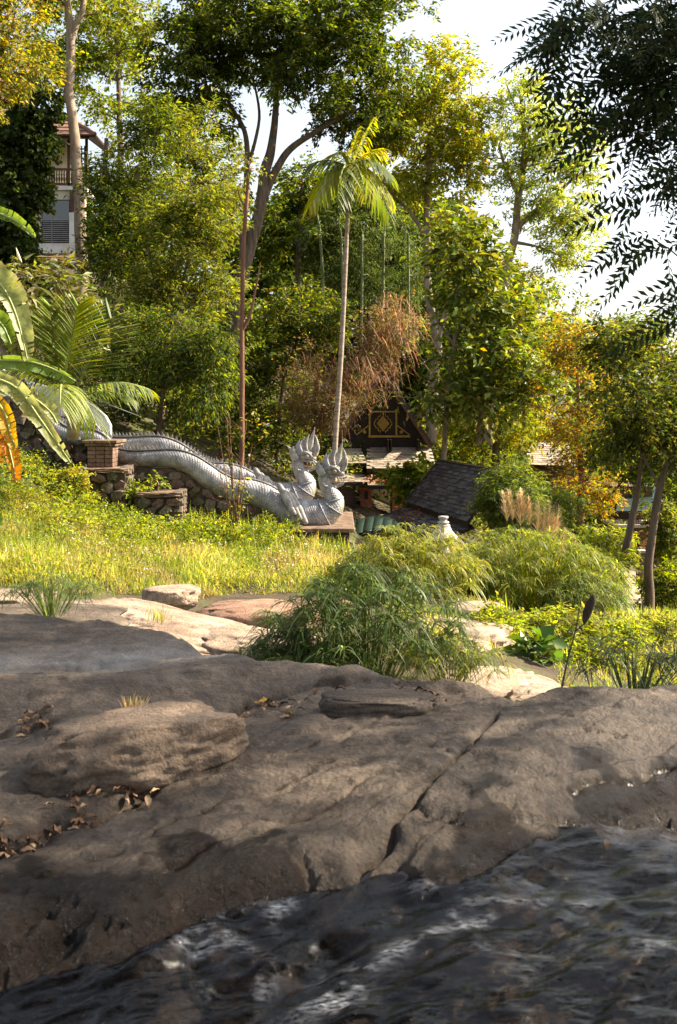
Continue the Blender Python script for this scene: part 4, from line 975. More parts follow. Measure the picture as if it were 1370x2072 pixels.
gab = MB().prism([P(690, 888, gy), P(860, 888, gy), P(775, 764, gy)], (0, .12, 0)).build('gable_panel', M['wood_dark'], T)
def bar(a, b, w, Y, d, mat, name, par):
    a = np.array(P(*a, Y)); b = np.array(P(*b, Y)); t = unit(b - a); s = np.cross(t, [0, 1, 0]) * w * Y / F / 2
    return MB().prism([a - s, b - s, b + s, a + s], (0, -d, 0)).build(name, M[mat], par)
bar((745, 883), (830, 883), 4.2, gy - .01, .05, 'gold', 'gold_beam', gab)
bar((802, 828), (802, 881), 3.6, gy - .01, .045, 'gold', 'gold_post', gab); bar((748, 828), (748, 881), 3.6, gy - .01, .045, 'gold', 'gold_post', gab)
bar((748, 833), (802, 833), 3, gy - .01, .04, 'gold', 'gold_beam', gab)
bar((804, 861), (829, 880), 2.2, gy - .01, .04, 'gold', 'gold_rail', gab); bar((746, 861), (721, 880), 2.2, gy - .01, .04, 'gold', 'gold_rail', gab)
for cx_ in (812, 738):
    q = [P(cx_ + a, 874 + b, gy - .01) for a, b in ((-4, 0), (0, 4.5), (4, 0), (0, -4.5))]; MB().prism(q[::-1], (0, -.03, 0)).build('gold_flower', M['gold'], gab)
# stepped medallion outline, diamond and rosette
st = [(-5, -20), (5, -20), (5, -15), (10, -15), (10, -9), (15, -9), (15, -4), (18, -4)]
ol = st + [(x, -y) for x, y in st[::-1]]; ol = ol + [(-x, -y) for x, y in ol]
for i in range(len(ol)):
    a, b = ol[i], ol[(i + 1) % len(ol)]
    if a != b: bar((775 + a[0] * 0.98, 857 + a[1] * 0.98), (775 + b[0] * .98, 857 + b[1] * .98), 1.5, gy - .012, .035, 'gold', 'gold_outline', gab)
MB().prism([P(775 + a, 857 + b, gy - .01) for a, b in ((-13, 0), (0, 16), (13, 0), (0, -16))][::-1], (0, -.05, 0)).build('gold_diamond', M['gold'], gab)
for rr in (8, 5, 2.5):
    a = np.linspace(0, 2 * math.pi, 17); MB().tube([P(775 + math.cos(t) * rr, 857 + math.sin(t) * rr, gy - .07) for t in a], .012, 5, cap=False).build('gold_ring', M['gold'], gab)
# bargeboards and gable roof
for s, x in ((1, 872), (-1, 678)):
    MB().slab([P(x, 905, gy - .35), P(775, 752, gy - .35), P(775, 752, gy - .35) + [0, 4, 0], P(x, 905, gy - .35) + [0, 4, 0]][::s], .12).build('gable_roof', M['shingle_dark'], T)
    bar((x - s * 1, 905), (775, 757), 6, gy - .36, .06, 'wood_brown', 'bargeboard', T)
# dark recessed wall and its projecting shutters
MB().box((X_(700, gy), gy - .02, Z_(915, gy)), (X_(850, gy), gy + .1, Z_(888, gy))).build('clerestory_wall', M['wood_dark'], T)
for x in (783, 789, 844):
    MB().box((X_(x, 35.6), 35.0, Z_(914, 35.2)), (X_(x + 2.2, 35.6), 36.15, Z_(889, 35.6))).build('shutter', M['wood_dark'], T)
# two tiers of shingle roof, each with a stepped-out eave to the right
def tier(top, bot, xl, xr, Yt, Yb, seed, w=0.24):
    roof_plane(T, P(xl, bot, Yb), P(xr, bot, Yb), P(xr - 12, top, Yt), P(xl, top, Yt), 'shingle_pale', 0.19, w, seed=seed)
    MB().box((X_(xl, Yb), Yb - .02, Z_(bot + 7, Yb)), (X_(xr, Yb), Yb + .05, Z_(bot + 1.2, Yb))).build('fascia', M['wood_dark'], T)
tier(909, 938, 660, 742, 36.1, 34.5, 1); tier(907, 949, 742, 884, 36.1, 34.0, 2)
tier(956, 976, 650, 744, 34.7, 33.4, 3); tier(955, 983, 744, 872, 34.6, 33.0, 4)
for a, b, Yy in ((938, 958, 34.6), (948, 960, 34.6)):
    MB().box((X_(662, Yy), Yy + .1, Z_(b, Yy)), (X_(868, Yy), Yy + .25, Z_(a, Yy))).build('wall_band', M['wood_dark'], T)
# lower wall, posts, brick piers with green windows, floor
fl = Z_(1046, 33.2)
MB().box((X_(650, 36), 36.0, fl), (X_(880, 36), 36.2, Z_(960, 36))).build('back_wall', M['cream'], T)
MB().box((X_(690, 33.3), 33.3, fl), (X_(717, 33.3), 33.5, Z_(976, 33.3))).build('wooden_wall', M['wood_brown'], T)
MB().box((X_(640, 33), 31.6, fl - .3), (X_(890, 33), 36.0, fl)).build('floor', M['sand_floor'], T)
for x in (717, 790, 842):
    MB().box((X_(x, 33.2), 33.15, fl), (X_(x + 3.5, 33.2), 33.3, Z_(978, 33.2))).build('post', M['wood_dark'], T)
for cx_, top in ((741, 986), (806, 988), (860, 990)):
    Yp = 34.2; x0, x1 = X_(cx_ - 11, Yp), X_(cx_ + 11, Yp); z0, z1 = fl, Z_(top, Yp)
    pr = MB().box((x0, Yp, z0), (x1, Yp + .45, z1)).build('brick_pier', M['brick'], T)
    zz = z0
    while zz < z1 - .09:
        for j in range(2):
            wj = (x1 - x0) / 2; MB().box((x0 - .012 + j * wj, Yp - .025, zz), (x0 + .008 + (j + 1) * wj - .014, Yp + .1, zz + .085)).build('brick', M['brick'], pr)
        zz += .1
    MB().box((x0 - .07, Yp - .07, z1 - .12), (x1 + .07, Yp + .5, z1)).build('pier_cap', M['brick'], pr)
    MB().box((x0 - .07, Yp - .07, z0), (x1 + .07, Yp + .5, z0 + .18)).build('pier_base', M['brick'], pr)
    MB().box((X_(cx_ - 3, Yp), Yp - .05, Z_(1010, Yp)), (X_(cx_ + 4, Yp), Yp - .005, Z_(992, Yp))).build('green_window', M['green_paint'], pr)

# ---- pavilion with the dark shingle roof, ridge pointing towards the viewer
dv = np.array([0.21, -0.978, 0]); lv = np.array([-0.978, -0.21, 0])
TL = P(890, 933, 30.0); L_ = 5.4; BL = TL + lv * 1.02 - UP * 1.22; 
pv = thing('pavilion', TL + dv * 2.5 - UP * 4.2, 'open pavilion with a steep two tier roof of black wooden shingles', 'pavilion')
roof_plane(pv, BL, BL + dv * L_, TL + dv * L_, TL, 'shingle_dark', 0.118, 0.30, 0.035, seed=11)
l0 = TL + lv * 0.86 - UP * 1.36; l1 = l0 + lv * 1.75 - UP * 0.62
roof_plane(pv, l1 - dv * .25, l1 + dv * L_, l0 + dv * L_, l0 - dv * .1, 'shingle_dark', 0.15, 0.32, 0.035, seed=12, rows_as_parts=set(range(6, 14)))
BR_ = TL - lv * 1.02 - UP * 1.22
MB().slab([BR_ + dv * L_, BR_, TL + [0, 0, -.02], TL + dv * L_ + [0, 0, -.02]], .06).build('far_slope', M['shingle_dark'], pv)
r0 = TL - lv * 0.86 - UP * 1.36; r1 = r0 - lv * 1.75 - UP * 0.62
MB().slab([r1 + dv * L_, r1, r0, r0 + dv * L_], .06).build('far_lower_slope', M['shingle_dark'], pv)
MB().tube([TL - dv * .1, TL + dv * (L_ + .1)], .06, 6).build('ridge_cap', M['wood_dark'], pv)
for p, q in ((TL, BL), (l0, l1)):
    d = unit(q - p); mb = MB(); mb.tube([p + UP * .02 - dv * .06, q + UP * .02 - dv * .06], .055, 4); mb.build('verge_board', M['wood_dark'], pv)
MB().slab([BL + lv*(-.04) + UP*.0, BL + lv*(-.04) + dv * L_, BL + dv * L_ + lv*(-.04) - UP * .16, BL + lv*(-.04) - UP * .16], .05).build('eave_board', M['wood_dark'], pv)
for s in (0.2, L_ - .2):
    for l in (l1 - lv * .2, r1 + lv * .2):
        b = l + dv * s; MB().box((b[0] - .08, b[1] - .08, b[2] - 2.6), (b[0] + .08, b[1] + .08, b[2] - .02)).build('post', M['wood_brown'], pv)
MB().prism([TL + dv * .02 - UP * .1, BL + dv * .02 + UP * .02, BR_ + dv * .02 + UP * .02], dv * .05).build('gable_board', M['wood_dark'], pv)
# leaf litter on the roofs
def litter(name, label, quad, n, L, pal, parent=None):
    q = np.asarray(quad, float); a = R.beta(2, 2, n)[:, None]; b = R.random(n)[:, None]
    C = (q[0] * (1 - a) + q[1] * a) * (1 - b) + (q[3] * (1 - a) + q[2] * a) * b + np.array([0, 0, .03])
    g = leaf_geo(C, R.standard_normal((n, 3)) * [1, 1, .35], UP + .5 * R.standard_normal((n, 3)), L * (.6 + .8 * R.random(n)), L * .5, pick(pal, n))
    tag(obj(name, g[0], g[1], M['leaf'], parent, g[2]), label, kind='stuff')
DRY = [((0.20, 0.10, 0.055), 3), ((0.30, 0.17, 0.10), 3), ((0.36, 0.25, 0.16), 1)]
litter('leaf_litter', 'brown fallen leaves lying on the lower temple roof', [P(735, 978, 33.3), P(812, 980, 33.1), P(800, 957, 34.5), P(735, 957, 34.5)], 420, .14, DRY, T)
litter('leaf_litter', 'brown leaves caught on the lower pavilion roof', [l0 + dv * .2 + lv * .9 - UP * .31, l0 + dv * 2.4 + lv * .9 - UP * .31, l0 + dv * 2.4, l0 + dv * .2], 260, .10, DRY, pv)

# ---- curved green metal awning beside the pavilion
aw = thing('awning', P(750, 1075, 26), 'curved dark green metal awning between the statue pedestal and the pavilion', 'awning')
for k in range(6):
    t0, t1 = k / 6, (k + 1) / 6
    def ap(t, s): return P(702 + 112 * t - 6 * s, 1068 - 30 * math.sin(0.25 + 2.0 * t) + 10 * t + 30 * s, 27.6 - 2.4 * s)
    rows = 6; V = []; 
    for s in np.linspace(0, 1, rows): V += [ap(t0, s), ap((t0 + t1) / 2, s), ap(t1, s)]
    Fc = [(3*i+c, 3*i+c+1, 3*i+c+4, 3*i+c+3) for i in range(rows - 1) for c in (0, 1)]
    o = obj('sheet', V, Fc, M['green_paint'], aw, smooth=True); sm = o.modifiers.new('thickness', 'SOLIDIFY'); sm.thickness = .012
    MB().tube([ap(t0, s) + UP * .008 for s in np.linspace(0, 1, 5)], .007, 5).build('seam', M['green_paint'], aw)
for x in (715, 800):
    MB().box((X_(x, 26.2) - .03, 26.1, Z_(1160, 26.2)), (X_(x, 26.2) + .03, 26.2, Z_(1064, 26.2))).build('post', M['wood_dark'], aw)
# ---- stone lantern finial
lt = thing('stone_lantern', P(897, 1130, 22), 'pale grey stone lantern top poking up from the yellow bamboo grass', 'lantern')
M['pale_stone'] = surf('pale_stone', [(0.3, (0.24, 0.21, 0.19)), (0.55, (0.46, 0.42, 0.39)), (0.75, (0.60, 0.57, 0.54))], 8, 0.85, 0.4, 30, dist=0.01)
c = P(897, 1128, 22)
MB().lathe([(.13, 0), (.15, .1), (.12, .2), (.13, .34)], c, 14).build('shaft', M['pale_stone'], lt, smooth=True)
MB().lathe([(.14, .34), (.30, .40), (.33, .45), (.27, .52), (.20, .60), (.16, .68), (.15, .74)], c, 8).build('cap', M['pale_stone'], lt, bevel=0.01)
MB().lathe([(.09, .74), (.13, .77), (.13, .80), (.08, .82), (.09, .86), (.115, .88), (.115, .92), (.04, .93)], c, 14).build('knob', M['pale_stone'], lt, smooth=True)

# ---- far roof among the trees
fr = thing('distant_roof', P(1110, 960, 44), 'grey shingle roof of a far hut showing between the trees', 'hut')
roof_plane(fr, P(1062, 940, 43.4), P(1165, 944, 43.4), P(1150, 896, 45.5), P(1076, 896, 45.5), 'shingle_pale', 0.22, 0.36, seed=21)
MB().box((X_(1070, 44.2), 44.0, Z_(1010, 44)), (X_(1160, 44.2), 46, Z_(942, 44))).build('wall', M['wood_brown'], fr)

# ---- stilted house on the right
H = thing('stilt_house', P(1300, 1190, 30), 'cream stilted house with green roof, railed landings and brick posts', 'house')
hy = 31.0
MB().box((X_(1262, hy), hy + 1.2, Z_(1100, hy)), (X_(1345, hy), hy + 3.2, Z_(990, hy))).build('upper_wall', M['wood_brown'], H)  # dark wood colour paints the shade on this cream wall
MB().box((X_(1300, hy), hy + 1.12, Z_(1030, hy)), (X_(1322, hy), hy + 1.19, Z_(1000, hy))).build('window', M['glass'], H)
MB().slab([P(1246, 1034, hy), P(1352, 1034, hy), P(1340, 978, hy + 2.4), P(1262, 978, hy + 2.4)], .06).build('roof', M['green_paint'], H)
def rail(x0, x1, yt, yb, Y, n):
    g = MB().box((X_(x0, Y), Y - .03, Z_(yt + 2.2, Y)), (X_(x1, Y), Y + .03, Z_(yt, Y))).build('railing', M['wood_brown'], H)
    MB().box((X_(x0, Y), Y - .025, Z_(yb, Y)), (X_(x1, Y), Y + .025, Z_(yb - 2, Y))).build('bottom_rail', M['wood_brown'], g)
    for k in range(n):
        x = x0 + (x1 - x0) * (k + .5) / n; MB().box((X_(x - .6, Y), Y - .015, Z_(yb - 2, Y)), (X_(x + .6, Y), Y + .015, Z_(yt + 2, Y))).build('baluster', M['wood_brown'], g)
rail(1272, 1322, 1037, 1060, hy - .2, 11)
MB().box((X_(1240, hy), hy - .25, Z_(1066, hy)), (X_(1335, hy), hy + 1.2, Z_(1060, hy))).build('upper_floor', M['cream'], H)
rail(1247, 1297, 1094, 1118, hy - .8, 9)
MB().box((X_(1240, hy - .8), hy - .9, Z_(1127, hy - .8)), (X_(1300, hy - .8), hy + .6, Z_(1118, hy - .8))).build('landing', M['concrete'], H)
for k in range(8):
    a = P(1297 + 3.2 * k, 1116 - 7.4 * k, hy - .75 + .06 * k); MB().box((a[0] - .12, a[1] - .5, a[2] - .05), (a[0] + .16, a[1] + .3, a[2])).build('tread', M['brick'], H)
MB().prism([P(1291, 1120, hy - 1.3), P(1299, 1124, hy - 1.3), P(1326, 1062, hy - 1.1), P(1322, 1050, hy - 1.1)], (0, .08, 0)).build('stringer', M['brick'], H)
for x, w_, yt, yb, Y in ((1292, 15, 1118, 1212, 29.4), (1322, 10, 1078, 1170, 31.5), (1252, 11, 1127, 1190, 31.0)):
    b = MB().box((X_(x, Y), Y, Z_(yb, Y)), (X_(x + w_, Y), Y + .22, Z_(yt, Y))).build('brick_post', M['brick_old'], H)
    z = Z_(yb, Y)
    while z < Z_(yt, Y) - .08:
        MB().box((X_(x, Y) - .012, Y - .014, z), (X_(x + w_, Y) + .012, Y + .234, z + .07)).build('brick', M['brick_old'], b); z += .083
    MB().box((X_(x - 2, Y), Y - .05, Z_(yt + 1, Y)), (X_(x + w_ + 2, Y), Y + .3, Z_(yt - 4, Y))).build('post_cap', M['concrete'], b)
MB().box((X_(1246, hy), hy + .9, Z_(1185, hy)), (X_(1262, hy), hy + 1.1, Z_(1100, hy))).build('lower_wall', M['cream'], H)
ga = thing('awning', P(1210, 1090, 27), 'small green metal roof corner left of the stilted house', 'awning')
MB().slab([P(1178, 1096, 26.5), P(1229, 1088, 26.5), P(1212, 1070, 27.6), P(1186, 1062, 27.6)], .03).build('sheet', M['green_paint'], ga)
for k in range(4):
    MB().tube([P(1184 + 12 * k, 1094.5 - 2 * k, 26.5), P(1190 + 6 * k, 1064 + 1.8 * k, 27.6)], .014, 5).build('rib', M['green_paint'], ga)
MB().box((X_(1200, 27), 27, Z_(1180, 27)), (X_(1203, 27), 27.06, Z_(1086, 27))).build('post', M['wood_dark'], ga)
# path in front of the stilted house
V = []; 
for k, (x0, x1, y, Y) in enumerate([(1228,1300,1225,23.5),(1240,1298,1205,25.5),(1248,1296,1185,28),(1256,1296,1160,31),(1262,1300,1140,34)]):
    for x in np.linspace(x0, x1, 5):
        p = P(x, y, Y); p[2] = float(ground_z(p[0], p[1])) + .07; V.append(p)
Fc = [(r*5+c, r*5+c+1, (r+1)*5+c+1, (r+1)*5+c) for r in range(4) for c in range(4)]
o = obj('path', V, Fc, M['sand_floor'], smooth=True); sm = o.modifiers.new('thickness', 'SOLIDIFY'); sm.thickness = .08; sm.offset = -1; tag(o, 'pale earth path leading to the stilted house', kind='structure')

# ---- house at the upper left
U = thing('hillside_house', P(80, 545, 40), 'three storey hillside house with red brown tiled roofs and wooden balcony', 'house')
uy = 40.0
def ub(x0, x1, y0, y1, Y0, Y1, name, mat, par=U, **k): return MB().box((X_(x0, Y0), Y0, Z_(y1, Y0)), (X_(x1, Y0), Y1, Z_(y0, Y0))).build(name, M[mat], par, **k)
ub(-160, 154, 384, 560, uy, uy + 1.6, 'lower_wall', 'cream'); ub(-160, 138, 262, 384, uy + 1.3, uy + 2.4, 'upper_wall', 'cream')
ub(-160, 172, 376, 384, uy - .1, uy + 1.4, 'balcony_floor', 'white')
# balcony rail with turned balusters
rl = ub(-160, 170, 340, 344, uy - .06, uy + .04, 'balcony_rail', 'wood_brown'); ub(-160, 170, 370, 375, uy - .05, uy + .03, 'bottom_rail', 'wood_brown', rl)
zb, zt = Z_(370, uy), Z_(344, uy); hb = zt - zb
bal = None
for x in range(60, 170, 5):
    if bal is None:
        mb = MB(); c = np.array([X_(x, uy), uy, zb]); mb.lathe([(.022, 0), (.022, .1*hb), (.04, .22*hb), (.045, .35*hb), (.02, .5*hb), (.035, .62*hb), (.02, .78*hb), (.022, hb)], c, 8); bal = mb.build('baluster', M['wood_brown'], rl, smooth=True)
    else:
        o = bal.copy(); COL.objects.link(o); o.parent = rl; o.location = bal.location + Vector((X_(x, uy) - X_(60, uy), 0, 0))
for x in (136, 172): ub(x, x + 5, 262, 376, uy - .05, uy + .06, 'post', 'wood_brown')
for k in range(5): ub(146 + 6 * k, 148 + 6 * k, 295, 340, uy + .4, uy + .44, 'lattice_slat', 'wood_brown')
for k in range(4): ub(142, 176, 300 + 10 * k, 302.5 + 10 * k, uy + .36, uy + .39, 'lattice_slat', 'wood_brown')
# roofs: courses of tiles, each course a part
def courses(A, B, Cc, D, n, th=.06, mat='tile_red'):
    A, B, Cc, D = [np.asarray(p, float) for p in (A, B, Cc, D)]; nn = unit(np.cross(B - A, D - A))
    MB().slab([A, B, Cc, D], .06).build('roof_deck', M['wood_dark'], U)
    for k in range(n):
        t0, t1 = k / n, (k + 1.25) / n; t1 = min(t1, 1)
        q = [A + (D - A) * t0, B + (Cc - B) * t0, B + (Cc - B) * t1, A + (D - A) * t1]; off = [th, th, .015, .015]
        top = [p + nn * o_ for p, o_ in zip(q, off)]; bot = [p + nn * .003 for p in q]
        MB().add(np.array(top + bot), [(0,1,2,3),(7,6,5,4),(0,4,5,1),(1,5,6,2),(2,6,7,3),(3,7,4,0)]).build('tile_course', M[mat], U)
courses(P(-160, 274, uy - 1.0), P(192, 274, uy - 1.0), P(112, 225, uy + 1.4), P(-160, 215, uy + 1.4), 7)
MB().tube([P(192, 271, uy - 1.0), P(112, 223, uy + 1.4)], .09, 6).build('hip_ridge', M['tile_red'], U)
courses(P(192, 274, uy - 1.0), P(192, 274, uy - 1.0) + [0, 3.4, 0], P(112, 225, uy + 1.4) + [0, .6, 0], P(112, 225, uy + 1.4), 7)
ub(-160, 180, 272, 280, uy - .9, uy - .8, 'eave_board', 'wood_brown')
courses(P(-160, 203, uy + .4), P(48, 203, uy + .4), P(20, 152, uy + 2.8), P(-160, 152, uy + 2.8), 6)
MB().tube([P(48, 201, uy + .4), P(20, 152, uy + 2.8)], .09, 6).build('hip_ridge', M['tile_red'], U)
ub(-160, 60, 200, 240, uy + 1.9, uy + 4, 'top_wall', 'wood_brown')
courses(P(-160, 535, uy - 1.1), P(164, 535, uy - 1.1), P(154, 512, uy + .02), P(-160, 512, uy + .02), 4)
ub(-160, 160, 536, 542, uy - 1.0, uy - .9, 'eave_board', 'wood_brown')
# window: two panes over louvres
wf = ub(84, 142, 404, 492, uy - .05, uy - .005, 'window', 'wood_dark')
for a, b in ((86, 104), (106, 140)): ub(a, b, 406, 443, uy - .062, uy - .05, 'pane', 'glass', wf)
M['louvre'] = surf('grey_louvre', [(0.3, (0.18, 0.18, 0.18)), (0.7, (0.30, 0.30, 0.29))], 4, 0.5, 0)
for k in range(11):
    y = 448 + 4 * k
    for a, b in ((86, 104), (107, 139)):
        MB().slab([P(a, y + 1.4, uy - .11), P(b, y + 1.4, uy - .11), P(b, y - .6, uy - .06), P(a, y - .6, uy - .06)], .008).build('louvre_slat', M['louvre'], wf)
ub(104, 106, 404, 492, uy - .09, uy - .05, 'mullion', 'louvre', wf); ub(84, 142, 443, 446, uy - .085, uy - .05, 'transom', 'louvre', wf)
ub(140, 153, 430, 512, uy - .14, uy + .0, 'pilaster', 'white'); ub(60, 140, 492, 514, uy - .06, uy + .0, 'sill_band', 'white'); ub(141, 150, 384, 428, uy - .1, uy + .0, 'bracket', 'wood_brown')
# ------------------------------------------------------------------ grass and ground plants
def on_ground(n, xr, yr, poly):
    """random ground points whose photo position lies in the polygon"""
    out = []; tot = 0
    while tot < n:
        x = R.uniform(*xr, 4 * n); y = R.uniform(*yr, 4 * n); z = ground_z(x, y)
        px = CX + F * x / y; py = HZ - F * z / y
        m = in_poly(px, py, poly); p = np.stack([x, y, z], 1)[m]; out.append(p); tot += len(p)
        if tot == 0: break
    return np.concatenate(out)[:n]
GRASS_POLY = [(-400,960),(60,1000),(150,1040),(235,1075),(370,1085),(480,1090),(610,1105),(720,1110),(760,1150),(760,1215),(600,1200),(450,1205),(400,1215),(300,1205),(200,1205),(0,1190),(-400,1190)]
def grass(name, label, poly, n, xr, yr, h, pal, wd=0.012, mat='grass', lean=0.35):
    p = on_ground(n, xr, yr, poly); n = len(p)
    pat = fbm(p[:, 0] * 0.9, p[:, 1] * 0.9, 0, 3, 201)
    d = UP + lean * R.standard_normal((n, 3)); d[:, 2] = np.abs(d[:, 2])
    hh = h * (0.4 + 0.8 * R.random(n) ** 1.5) * (1 + 0.7 * pat)
    col = np.clip(pick(pal, n) * (1 + 0.25 * pat)[:, None], .01, .8)
    gp = sstep(-.05, .55, fbm(p[:, 0] * .8 + 5, p[:, 1] * .8, 3, 3, 207))[:, None]; col = col * (1 - .65 * gp) + np.array([.10, .16, .025]) * (.65 * gp)     # greener patches
    dp = sstep(.15, .6, fbm(p[:, 0] * 1.1, p[:, 1] * 1.1 + 9, 6, 3, 211))[:, None]; col = col * (1 - .6 * dp) + np.array([.30, .23, .10]) * (.6 * dp)          # dry patches
    g = ribbon_geo(p - UP * .02, d, hh, wd * (0.6 + 0.8 * R.random(n)), 0.35 * R.random(n) + .08, 3, col, twist=0.5, taper=0.7)
    return tag(obj(name, g[0], g[1], M[mat], None, g[2]), label, kind='stuff')
grass('grass', 'sunlit yellow green grass on the bank below the statue', GRASS_POLY, 80000, (-7, 1.5), (10.5, 21), 0.27, PAL['grass'])
grass('grass', 'grass on the sunny bank at the right edge', [(1215,1200),(1500,1180),(1500,1420),(1140,1420),(1120,1340),(1230,1260)], 11000, (1.5, 7), (9.5, 22), 0.17, PAL['grass'] + PAL['lime'])
grass('grass', 'tall grass tufts in front of the pedestal and stone wall', [(370,1080),(560,1085),(720,1100),(740,1130),(640,1150),(480,1120),(370,1100)], 3600, (-4, 1), (15, 20.4), 0.5, PAL['grass'] + [((0.07, 0.13, 0.02), 3)], 0.016)
def weeds(name, label, poly, ncl, nleaf, xr, yr, h, L, pal, rc=.16):
    p = on_ground(ncl, xr, yr, poly); c = p + UP * (R.random((len(p), 1)) * h)
    g = crown(c, UP + 0.4 * R.standard_normal(c.shape), nleaf, L, L * .5, pal, rc, droop=0.1, up=1.0, flat=.8)
    return tag(obj(name, g[0], g[1], M['leaf'], None, g[2]), label, kind='stuff')
weeds('weeds', 'small leafy weeds growing through the bank grass', GRASS_POLY, 700, 14000, (-7, 1.5), (10.5, 21), .20, .045, PAL['lime'] + PAL['bright'])
weeds('weeds', 'leafy weeds along the foot of the stone wall', [(150,1000),(260,1040),(370,1060),(610,1085),(610,1130),(300,1120),(100,1075)], 300, 9000, (-6, 0), (17, 20.3), .42, .075, PAL['bright'] + PAL['mid'])
weeds('weeds', 'bushy weeds on the slope below the banana plant', [(-200,900),(60,940),(180,985),(190,1060),(-200,1040)], 380, 15000, (-9, -3), (15, 20.2), .55, .06, PAL['bright'] + PAL['lime'] + PAL['mid'], .22)
weeds('weeds', 'white dotted flowering weeds scattered over the bank', GRASS_POLY, 500, 1500, (-7, 1.5), (10.5, 21), .42, .03, [((0.7, 0.68, 0.6), 3), ((0.5, 0.4, 0.1), 1)], .12)
weeds('weeds', 'taller leafy weeds along the top of the bank', [(-300,960),(60,1000),(235,1060),(450,1080),(620,1095),(620,1125),(300,1120),(-300,1090)], 200, 8000, (-8, 1), (14.5, 20.3), .42, .055, PAL['lime'] + PAL['bright'], .2)
weeds('undergrowth', 'shady undergrowth on the forest floor behind the statues', [(100,560),(480,830),(700,900),(1000,940),(1240,1010),(1240,1130),(1000,1120),(700,1010),(620,1000),(480,940),(240,880),(0,780),(-100,560)], 1500, 52000, (-14, 14), (22.5, 50), 1.3, .16, PAL['mid'] + PAL['dark'] + PAL['olive'] + [((0.2, 0.2, 0.03), 2)], .55)
def tuft(name, label, base, n, h, pal, w=.012, spread=.25, droop=.5, cat='grass'):
    b = np.asarray(base) + R.standard_normal((n, 3)) * [spread * .25, spread * .25, 0]
    d = UP + np.stack([*(R.standard_normal((2, n)) * .35), np.zeros(n)], 1)
    g = ribbon_geo(b, d, h * (.5 + .6 * R.random(n)), w, droop * R.random(n), 4, pick(pal, n), taper=.7)
    return tag(obj(name, g[0], g[1], M['grass'], None, g[2], recentre=True), label, cat)
def gz(px, Y, dz=0):
    x = X_(px, Y); return np.array([x, Y, float(ground_z(x, Y)) + dz])
grass('grass', 'short sunny grass between the stream rocks and the feathery clumps', [(760,1200),(900,1200),(1010,1225),(1060,1260),(1000,1320),(900,1300),(800,1250)], 6000, (.3, 3), (10.5, 16), .16, PAL['grass'])
tuft('grass_tuft', 'tall green grass tuft left of the pedestal', gz(500, 19.2), 50, .6, PAL['lime'])
tuft('grass_tuft', 'bright grass tuft right in front of the pedestal', gz(690, 19), 90, .55, PAL['lime'], spread=.5)
tuft('grass_tuft', 'thin grass tuft on the pale ledge', P(320, 1248, 10.0) - UP * .05, 50, .22, PAL['lime'], .006)
tuft('grass_tuft', 'straw coloured dry grass tuft beside the loose rock', P(268, 1440, 4.55), 60, .10, PAL['straw'], .005, .10)
tuft('grass_tuft', 'small green grass tuft behind the loose rock', P(165, 1482, 4.3), 60, .09, PAL['sedge'], .004, .10)
tuft('grass_tuft', 'tall thin grass tuft in front of the green mound', gz(1010, 13.8), 60, .55, PAL['lime'], .012, .3)

# ------------------------------------------------------------------ sedge clumps and shrubs by the stream
sedge('umbrella_sedge', 'big dark umbrella sedge clump growing behind the rock crest', P(740, 1372, 9.3) - UP * .15, 1.05, .7, 1.42, 210, PAL['sedge'], blade=.27, bw=.016, nb=20, hmin=.35)
sedge('umbrella_sedge', 'low dark umbrella sedge at the left foot of the big clump', P(600, 1352, 9.1) - UP * .1, .62, .5, .50, 70, PAL['sedge'], blade=.22, bw=.011, nb=18)
sedge('umbrella_sedge', 'thin umbrella sedge at the right foot of the big clump', P(910, 1368, 8.9) - UP * .1, .55, .5, .50, 60, PAL['sedge'] + PAL['sedgeY'], blade=.24, bw=.011, nb=16)
sedge('umbrella_sedge', 'yellow green feathery clump in the middle beside the pavilion roof', gz(838, 15.0, -.15), 1.08, .8, 1.38, 300, PAL['sedgeY'] + PAL['lime'], blade=.28, bw=.017, nb=19, hmin=.35)
sedge('umbrella_sedge', 'sunlit green feathery mound right of the middle clump', gz(1075, 16.4, -.2), 1.6, 1.1, 1.75, 520, PAL['lime'] + PAL['bright'] + PAL['lime'], blade=.28, bw=.017, nb=17, hmin=.35)
sedge('umbrella_sedge', 'green feathery clump at the left foot of the big mound', gz(985, 17.5, -.1), .7, .6, 1.25, 130, PAL['sedge'] + PAL['lime'], blade=.26, bw=.013, nb=16)
sedge('umbrella_sedge', 'low feathery clump at the right foot of the big mound', gz(1180, 15.5, -.1), .7, .6, .9, 130, PAL['lime'] + PAL['sedge'], blade=.26, bw=.013, nb=16)
sedge('umbrella_sedge', 'small umbrella sedge on the dark wet rock at the left edge', P(105, 1240, 8.6) - UP * .02, .42, .35, .42, 60, PAL['sedge'], blade=.20, bw=.008, nb=12)
sedge('umbrella_sedge', 'low green clump filling the gap left of the yellow clump', gz(742, 15.6, -.1), .6, .5, .75, 90, PAL['lime'] + PAL['sedge'], blade=.24, bw=.014, nb=15)
sedge('umbrella_sedge', 'low dark clump between the yellow clump and the big mound', gz(945, 16.2, -.1), .6, .5, .95, 90, PAL['sedge'], blade=.24, bw=.014, nb=15)
sedge('umbrella_sedge', 'yellowish drooping clump on the bank below the big mound', gz(1150, 13.6, -.1), .7, .5, .62, 90, PAL['sedgeY'] + PAL['lime'], blade=.24, bw=.014, nb=15)
sedge('umbrella_sedge', 'shaded umbrella sedge in silhouette at the right rock edge', P(1285, 1420, 5.6), .36, .3, .46, 42, [((0.02, 0.035, 0.012), 1), ((0.035, 0.05, 0.02), 1)], blade=.15, bw=.007, nb=14)
